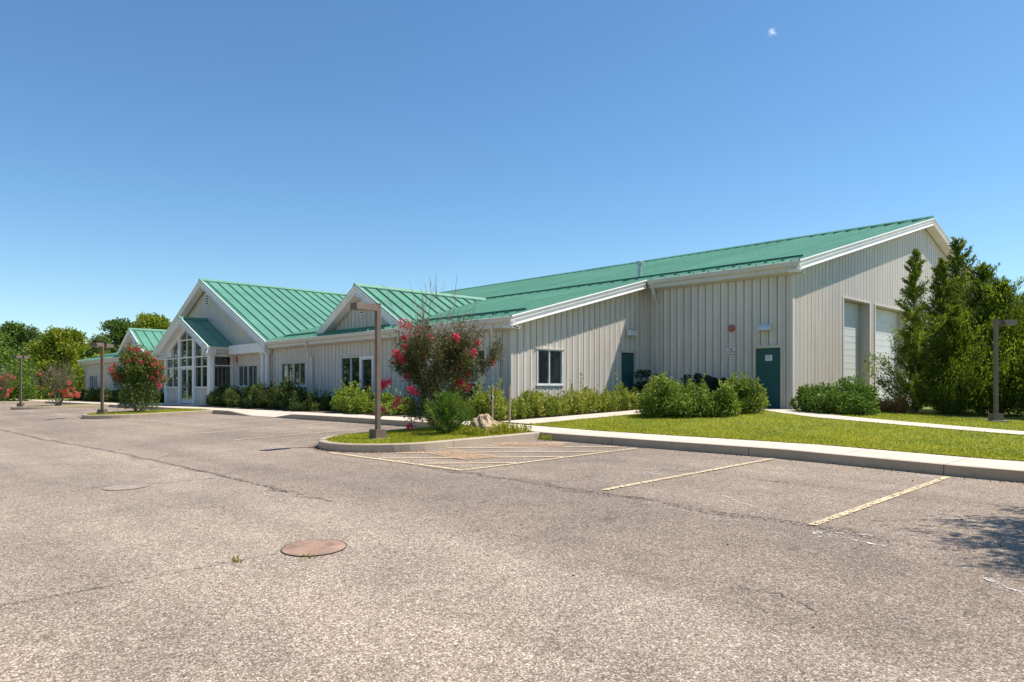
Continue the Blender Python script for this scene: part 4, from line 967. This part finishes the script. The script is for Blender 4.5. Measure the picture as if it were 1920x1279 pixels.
# crape myrtles
def myrtle(loc, rad, H, label, seed, nleaf=9000, leafmat_='myrtle', bloom='bloom', nfl=26, bare=.5, lo=0.25, extra=(), ls=.06):
    random.seed(seed); e = empty("crape_myrtle", loc, label, "flowering tree", "crape myrtles on the islands")
    stem = MB(); ends = []
    def grow(p, d, ln, r, lev):
        n = 4; pts = [Vector(p)]; dd = Vector(d).normalized()
        for i in range(n):
            dd = (dd+Vector((random.gauss(0,.10), random.gauss(0,.10), .05))).normalized(); pts.append(pts[-1]+dd*ln/n)
        stem.tube(pts, [r*(1-.55*i/n) for i in range(n+1)], 6 if lev < 2 else 3, cap=False)
        ends.append((lev, pts))
        if lev < 3:
            for k in range(3 if lev < 2 else 2):
                q = pts[random.randint(2, n)]; sp = .55 if lev == 0 else .65
                grow(q, dd+Vector((random.gauss(0,sp), random.gauss(0,sp), random.uniform(0,.35))), ln*random.uniform(.55,.75), max(r*.45,.0055), lev+1)
    ns = 11
    for i in range(ns):
        a = 2*math.pi*i/ns+random.uniform(-.2,.2); sp = random.uniform(.15,.75)*rad/1.3
        grow((.10*math.cos(a), .10*math.sin(a), -.05), (sp*math.cos(a), sp*math.sin(a), 1), H*random.uniform(.42,.52), .032, 0)
    # clip growth to the height wanted
    zmax = max(v[2] for v in stem.v); k = H/zmax; stem.v = [(x, y, z*k) for x, y, z in stem.v]
    rmax = np.percentile([math.hypot(v[0], v[1]) for v in stem.v], 97); kr = rad/rmax; stem.v = [(x*kr, y*kr, z) for x, y, z in stem.v]
    if bare < .2:            # full egg-shaped crown, widest low down
        def egg(v):
            h_ = min(1, max(0, v[2]/H)); g_ = 1.0 if h_ < .3 else (1.28-.93*h_); return (v[0]*g_, v[1]*g_, v[2])
    else:
        egg = lambda v: v
    tip = []
    for lev, pts in ends:
        if lev >= 1:
            for p in pts[1:]: tip.append(egg((p.x*kr, p.y*kr, p.z*k)))
    stem.v = [egg(v) for v in stem.v]
    if bare > .4:
        up_ = [q for q in tip if q[2] > H*.42]
        for i in range(90):
            q = Vector(random.choice(up_)); d_ = Vector((q.x*.35+random.gauss(0,.15), q.y*.35+random.gauss(0,.15), 1.0)).normalized(); l_ = random.uniform(.35,.95)*H*.22
            l_ = min(l_, max(.1, (H*1.02-q.z)))
            stem.tube([q, q+d_*l_*.5+Vector((random.gauss(0,.03),random.gauss(0,.03),0)), q+d_*l_], [.0085,.0065,.004], 3, cap=False)
    stem.build("stem", M['twig'] if bare > .4 else M['barkpale'], e)
    tip = np.array(tip); hz = tip[:,2]/H
    keep = (hz > lo*.6) & (hz < 1-bare*.55+RNG.normal(size=len(tip))*.07); T = tip[keep]
    if len(T) == 0: T = tip
    idx = RNG.integers(0, len(T), nleaf); P = T[idx]+RNG.normal(size=(nleaf,3))*np.array([.075,.075,.075])*(1 if bare > .2 else 1.15)
    # low skirt of suckers
    m = nleaf//(4 if bare > .2 else 9); a = RNG.uniform(0,6.28,m); rr = rad*.62*np.sqrt(RNG.random(m)); sk = np.stack([rr*np.cos(a), rr*np.sin(a), H*(.06+.36*RNG.random(m))], 1)*(np.array([1.0,1.0,1.0]) if bare < .2 else np.array([1,1,1])); P = np.vstack([P, sk])
    hh = P[:,2]/H; tint = np.clip(.08+.30*RNG.random(len(P))+.75*np.clip(hh-.35,0,1)*RNG.random(len(P))+.25*(RNG.random(len(P)) < .1), 0, 1)
    leaves("foliage", P, RNG.normal(size=P.shape)+np.array([0,0,.3]), ls, ls*.52, L[leafmat_], e, tint)
    cand = [tuple(q) for q in T]; random.shuffle(cand)
    fl = list(extra)
    for c in cand:
        if len(fl) >= nfl+len(extra): break
        if math.hypot(c[0], c[1]) > rad*(.55 if c[2] < H*.7 else .15) and all((Vector(c)-Vector(f_)).length > (.30 if bare > .2 else .22) for f_ in fl[len(extra):]): fl.append(c)
    for c in fl:
        m = random.randint(60,120); s = random.uniform(.035,.065)
        P = np.array(c)+np.clip(RNG.normal(size=(m,3)),-1.5,1.5)*np.array([s,s,s*1.1]); leaves("flower_cluster", P, RNG.normal(size=P.shape), .045, .04, L[bloom], e, RNG.random(m)*.8+.2*random.random())
    return e
right = Vector((.694,.72,0)); fwd = Vector((-.72,.694,0))
def off(r, f_, z): return (r*.694-f_*.72, r*.72+f_*.694, z)
myrtle((-13.9,10.8,itop(-13.9,10.8)), 1.3, 3.75, "large half bare crape myrtle with crimson flowers on the nearest island", 3, 19000, nfl=14, bare=.74,
       extra=[off(-1.25,-.3,1.15),off(-1.1,-.4,1.2),off(-1.35,-.2,1.1),off(-1.0,-.2,.6),off(-1.3,-.1,.5),off(-1.45,0,.42),off(-.9,-.3,.75),off(-.55,-.6,1.0),off(-.45,-.5,.92),
              off(-.8,-.3,1.75),off(-.9,-.2,1.7),off(-1.0,-.1,1.9),off(-.8,.1,2.3),off(-.75,-.2,2.05),off(-.95,0,1.85),off(-.7,.1,2.6),off(-.85,.0,2.65),off(-.5,.2,2.35),off(-.35,-.3,2.5),off(-.2,.2,2.3),
              off(.55,-.2,1.15),off(.62,-.3,1.2),off(-.1,-.6,.25),off(.02,-.6,.28),off(-.6,-.5,.1),off(.2,-.5,.6),off(.45,.1,2.0),off(.5,0,1.6)])
myrtle((-33.0,9.5,itop(-33,9.5)), 1.35, 3.0, "leafy crape myrtle with bright pink flowers in front of the entrance", 11, 19000, leafmat_='myrtleleafy', nfl=80, bare=.10, lo=.05, ls=.085)
myrtle((-49,9.7,itop(-49,9.7)), 1.25, 2.7, "pale leafless crape myrtle with coral flowers low on its right side", 23, 2600, bloom='blooms', nfl=3, bare=.75,
       extra=[off(.3,-.3,.9),off(.45,-.3,.8),off(.6,-.2,.85),off(.75,-.2,.65),off(.9,-.1,.6),off(1.05,0,.75),off(1.15,0,.55),off(.55,-.3,.6),off(.7,-.3,.95),off(1.2,0,.7),off(-1.1,0,1.9),off(-.2,-.4,.7)])
myrtle((-65.8,8.9,itop(-65.8,8.9)), 1.5, 3.0, "crape myrtle with coral flowers cut by the left edge of the picture", 31, 5000, bloom='blooms', nfl=16, bare=.6,
       extra=[off(1.0,0,.9),off(1.2,0,.8),off(1.1,-.2,.6),off(1.3,0,1.0),off(.9,0,.5)])
# low juniper, boulder and stakes on the nearest island
def sprays(e, H, R, nb, per, mat, leaf=(.085,.026), up=.9, base=.03, shape=.8, lean=(0,0), dens=1.0, gap=0.0, lens=(.45,.7,.9,1.1,1.45)):
    P = []; D = []; T = []; mb = MB()
    for i in range(nb):
        t = (i+.5)/nb; z = H*(base+(1-base)*t); a = i*2.39996+random.uniform(-.5,.5)
        if random.random() < gap: continue
        ln = R*((1-t)**shape)*random.choice(lens)*random.uniform(.9,1.1)+.03*H
        d = Vector((math.cos(a), math.sin(a), up*random.uniform(.5,1.2))).normalized(); p0 = Vector((lean[0]*t, lean[1]*t, z-ln*.2)); p0.z = max(p0.z, .05)
        pts = [p0, p0+d*ln*.5+Vector((0,0,-.04*ln)), p0+d*ln+Vector((0,0,.10*ln))]
        mb.tube(pts, [.018,.010,.003], 4, cap=False); m = int(per*dens*(.35+ln/R)); tb = random.random()
        s = RNG.uniform(.12,1.05,m); 
        Q = np.array(pts[0])[None]*((1-s)**2)[:,None]+2*np.array(pts[1])[None]*(s*(1-s))[:,None]+np.array(pts[2])[None]*(s**2)[:,None]
        spread = (.04+.115*ln*np.sin(np.clip(s,0,1)*math.pi*.85))[:,None]
        ns = max(4, m//26); sub = RNG.normal(size=(ns,3)); ks = RNG.integers(0, ns, m)       # twiglets give tufts and gaps
        Q = Q+sub[ks]*spread*.8+RNG.normal(size=(m,3))*.022
        P.append(Q); D.append(np.tile(np.array(d)*1.0, (m,1))+np.array([0,0,.45])+RNG.normal(size=(m,3))*.42); T.append(.30*tb+.40*RNG.random(ns)[ks]+.35*RNG.random(m)-.03)
    P = np.vstack(P); D = np.vstack(D); T = np.concatenate(T); P[:,2] = np.maximum(P[:,2], .02)
    leaves("foliage", P, D, leaf[0], leaf[1], L[mat], e, T); mb.build("branches", M['bark'], e)
random.seed(5)
e = empty("juniper_bush", (-12.65,10.15,itop(-12.65,10.15)), "feathery green juniper bush on the nearest island beside the tan boulder", "shrub"); sprays(e, .85, .62, 55, 120, 'holly', (.075,.018), .8, .0, .5)
def rock(loc, r, label):
    e = empty("boulder", loc, label, "boulder"); V = []; F = []; nu, nv = 28, 16
    for j in range(nv+1):
        for i in range(nu):
            th = 2*math.pi*i/nu; ph = math.pi*j/nv
            q = np.array([math.sin(ph)*math.cos(th), math.sin(ph)*math.sin(th), math.cos(ph)])
            k = 1+.16*math.sin(3*q[0]+1.3)*math.cos(4*q[1])+.09*math.sin(9*q[0]+5*q[2])*math.sin(8*q[1]+2)+random.uniform(-.03,.03)
            V.append((q[0]*r[0]*k, q[1]*r[1]*k, q[2]*r[2]*k+r[2]*.35))
    F = [(j*nu+i, (j+1)*nu+i, (j+1)*nu+(i+1)%nu, j*nu+(i+1)%nu) for j in range(nv) for i in range(nu)]
    mb = MB(); mb.add(V, F); mb.build("stone", M['stone'], e); return e
rock((-12.35,11.0,itop(-12.35,11)), (.36,.32,.31), "pale tan boulder at the back of the nearest island")
def stake(x, y, h, lab, tagd):
    e = empty("wooden_stake", (x,y,G(x,y)), lab, "stake", "survey stakes by the walk"); mb = MB(); mb.box(-.022,.022,-.022,.022,-.1,h); mb.build("post", M['wood'], e)
    if tagd:
        mb = MB(); mb.tube([(-.0,-.024,h-.30),(-.0,-.036,h-.30)], .075, 16); mb.build("round_tag", M['paper'], e); mb = MB(); mb.box(-.02,.03,-.04,-.037,h-.33,h-.29); mb.box(.0,.05,-.04,-.037,h-.29,h-.25); mb.build("tag_mark", M['black'], e)
stake(-13.55,12.35,1.02, "wooden stake with a round white tag beside the walk", True); stake(-14.1,13.5,1.05, "taller plain wooden stake behind the tagged one", False)

# big cedars before the gable wall
def cedar(loc, H, R, label, seed, nb=90, per=190, gap=0.0, shape=.8, lean=(0,0), mat='cedar', leaf=(.10,.030), lens=(.35,.6,.85,1.1,1.75), group="tall cedars before the garage doors"):
    random.seed(seed); e = empty("cedar_tree", loc, label, "tree", group)
    sprays(e, H, R, nb, per, mat, leaf, .85, .03, shape, lean, 1.0, gap, lens)
    mb = MB(); mb.tube([(0,0,-.1),(lean[0]*.4,lean[1]*.4,H*.4),(lean[0],lean[1],H*.97)], [.085,.06,.008], 8); mb.build("trunk", M['bark'], e)
    return e
cedar((-7.6,25.9,G(-7.6,25.9)), 5.3, 1.05, "slim leftmost cedar with a bare lower trunk in front of the second garage door", 1, 100, 230, .18, 1.15)
cedar((-7.2,27.6,G(-7,27.6)), 5.2, 1.3, "second cedar from the left against the gable wall", 2, 105, 260, .08, 1.0)
cedar((-7.3,29.9,G(-7,29.8)), 6.3, 1.6, "tallest cedar rising above the gable rake", 3, 115, 260, .05, 1.0)
cedar((-6.3,28.8,G(-6.3,28.8)), 5.1, 1.8, "broad bright cedar right of the tallest one", 4, 135, 290, .0, .85)
cedar((-5.6,27.9,G(-5.6,27.9)), 4.4, 1.8, "bushy cedar directly behind the lawn lamp post", 5, 140, 290, .0, .75)
cedar((-5.0,29.6,G(-5,29.6)), 4.2, 2.1, "wide sprawling cedar at the right edge of the picture", 6, 150, 280, .0, .7)
cedar((-6.6,26.6,G(-6.6,26.6)), 3.5, 1.5, "short cedar in front filling the base of the group", 8, 95, 260, .0, .7)
cedar((-3.9,28.0,G(-4,28)), 3.6, 1.6, "low cedar at the right edge behind the lamp post", 9, 110, 260, .0, .7)
random.seed(12)
shrub((-8.3,25.3,G(-8.3,25.3)), .8, .5, .45, 'dead', "reddish brown dead brush heaped at the foot of the slim cedar", n=3000, leaf=(.08,.03), name="dead_brush", cat="brush")
# tree beside the camera whose shadow falls in at the right
cedar((1.05,10.0,itop(1.05,10.0)), 4.6, 2.35, "cedar just outside the right edge whose shadow falls on the asphalt", 41, 200, 460, .0, .34, lens=(.7,.8,.95,1.08), leaf=(.085,.028), group="cedar on the right island")

# broadleaf trees
def tree(loc, H, R, mat, label, seed, n=16000, leaf=(.30,.17), trunk=.35, squash=.8, group="background trees", lumps=60):
    random.seed(seed); e = empty("tree", loc, label, "tree", group); ct = []; rd = []
    mb = MB(); mb.tube([(0,0,-.3),(random.uniform(-.2,.2),random.uniform(-.2,.2),H*.45),(0,0,H*.8)], [H*.028,H*.02,H*.005], 8)
    for i in range(lumps):
        t = random.uniform(trunk*.55, .95); prof = math.sin(math.pi*min(1,max(.1,max(.01,t-.02)**.9)))**.7; a = random.uniform(0,6.28); q = random.uniform(.1,1.0)
        c = (R*prof*q*math.cos(a), R*prof*q*math.sin(a), H*t); ct.append(c); rd.append(random.uniform(.18,.34)*R)
        if i % 3 == 0: mb.tube([(0,0,H*t*.55),(c[0]*.5,c[1]*.5,H*t*.8),c], [H*.010,H*.006,H*.002], 5, cap=False)
    P, D, k = blobpoints(n, ct, rd, squash, .5); kk = np.array([random.random() for _ in ct])
    P[:,2] = np.maximum(P[:,2], .1)
    leaves("crown", P, D*.7+RNG.normal(size=P.shape)+np.array([0,0,-.2]), leaf[0], leaf[1], L[mat], e, .55*RNG.random(n)+.45*kk[k])
    mb.build("trunk", M['bark'], e); return e
def spot(px_, d, z=-.5):
    u = (px_-960)/1322; return (d*(-.72+.694*u), d*(.694+.72*u), z)
tree(spot(118,72), 7.0, 3.4, 'treeyel', "rounded yellow green tree left of the building", 51, 20000, (.26,.16), .1, lumps=80)
tree(spot(28,78), 8.3, 3.3, 'treedark', "tall dark green tree near the left edge", 52, 18000, (.28,.15), .1, lumps=80)
tree(spot(-25,62), 6.2, 3.6, 'treemid', "mid green tree cut by the left edge", 53, 16000, (.24,.14), .05, lumps=70)
tree(spot(75,92), 8.0, 4.0, 'treemid', "mid green tree behind the yellow green one", 54, 12000, (.32,.18), .1)
tree(spot(150,98), 7.2, 4.4, 'treedark', "dark tree behind the far end of the roof", 55, 12000, (.32,.18), .05)
tree(spot(222,104), 11.5, 3.2, 'treedark', "dark tree rising behind the far left dormer", 56, 20000, (.34,.2), .02, lumps=150)
tree(spot(285,108), 12.6, 4.0, 'treeyel', "golden green tree top behind the entrance gable", 57, 22000, (.36,.22), .02, lumps=150)
tree(spot(265,120), 12.6, 3.0, 'treedark', "dark conical tree behind the entrance gable", 58, 14000, (.34,.2), .02, lumps=110)
tree(spot(188,96), 8.5, 2.4, 'treedark', "small dark tree left of the dormer behind the lamp", 59, 7000, (.3,.16), .1)
tree(spot(1925,46,-.6), 6.6, 3.2, 'treeyel', "yellow green tree behind the cedars at the right edge", 60, 12000, (.22,.14), .05)
tree(spot(2010,52,-.6), 7.5, 4, 'treemid', "mid green tree beyond the right edge", 61, 8000, (.26,.15), .05)
# dead spire left of the twin lamp
e = empty("dead_spruce", spot(191,74), "bare dead spruce top poking up behind the twin headed lamp", "tree"); mb = MB(); mb.tube([(0,0,0),(0,0,7.1)], [.12,.01], 6)
random.seed(3)
for i in range(46):
    z = 3.5+3.5*i/46; a = i*2.4; ln = .95*(7.2-z)/3.7+.12; mb.tube([(0,0,z),(ln*math.cos(a),ln*math.sin(a),z+.28*ln)], [.025,.008], 3, cap=False)
mb.build("trunk", M['twig'], e)
# hedge line far left
random.seed(77)
for i, (p, d, r, h, m_, lab) in enumerate([(10,58,2.6,3.6,'treemid',"tall feathery green bush at the far left lawn edge"), (60,70,2.8,2.4,'bushlight',"light green bush below the yellow green tree"), (95,80,3.4,1.9,'bushdark',"dark low bush in the shade of the far trees"), (150,76,2.2,3.3,'treemid',"green bush at the left end of the building"), (-40,70,4,4,'treedark',"dark bush beyond the left edge"), (130,84,3,2.4,'holly',"green bush between the far trees")]):
    shrub(spot(p,d,-.5), r, r*.8, h, m_, lab, n=6000, leaf=(.24,.12), name="bush", lumps=26, group="bushes at the far left lawn edge", cat="bush")
# planting across the lot, seen in the window reflections
for i, (x, y, H, R, m_, lab) in enumerate([(-22,-12,7.5,4,'treemid',"green tree across the lot opposite the patio door"), (-33,-13,8,4.5,'treedark',"dark tree across the lot opposite the entrance"), (-12,-14,7,4,'treedark',"dark tree across the lot behind the camera"), (-45,-15,9,5,'treemid',"broad green tree across the lot"), (-58,-16,8,5,'treeyel',"yellow green tree across the lot"), (-2,-16,8,4.5,'treemid',"green tree behind the photographer"), (-72,-14,8,5,'treedark',"dark tree at the far end of the lot"), (-99,3,10,5,'treemid',"green tree past the far end of the lot"), (-103,-7,11,6,'treedark',"large dark tree past the far end of the lot"), (-86,-13,10,6,'treeyel',"broad yellow green tree at the far end"), (-113,10,10,5,'treemid',"tall green tree beyond the far kerb"), (-118,-14,12,7,'treemid',"largest green tree past the far end")]):
    tree((x,y,-.6), H, R, m_, lab, 90+i, 5000, (.42,.26), .08, group="trees across the lot", lumps=45)
sheet("verge", [-100,-60,-20,-5,12], [-60,-30,-10,-1.25], lambda x, y: -.59, M['lawn'])

# dry leaf litter and grit gathered at the kerbs
random.seed(99); pts = []
while len(pts) < 1500:
    q = random.random()
    if q < .55: x = random.uniform(-24,2); y = 11.88-abs(random.gauss(0,.12))
    elif q < .9:
        t = random.uniform(.2,math.pi*.9); rr = 1.62+abs(random.gauss(0,.10)); x = -13+rr*math.cos(t); y = 8.9-rr*math.sin(t)
    else: x = random.uniform(-18,0); y = random.uniform(2.5,11.5)
    if abs(x+13) < 1.6 and y > 8.9: continue
    pts.append((x,y,lot(x,y)+.006))
P = np.array(pts); D = RNG.normal(size=P.shape)*np.array([1,1,.06])
tag(leaves("leaf_litter", P, D, .032, .018, L['dead'], None, RNG.random(len(P))), "small dry leaves and grit scattered along the kerbs", "leaf litter", kind='stuff')
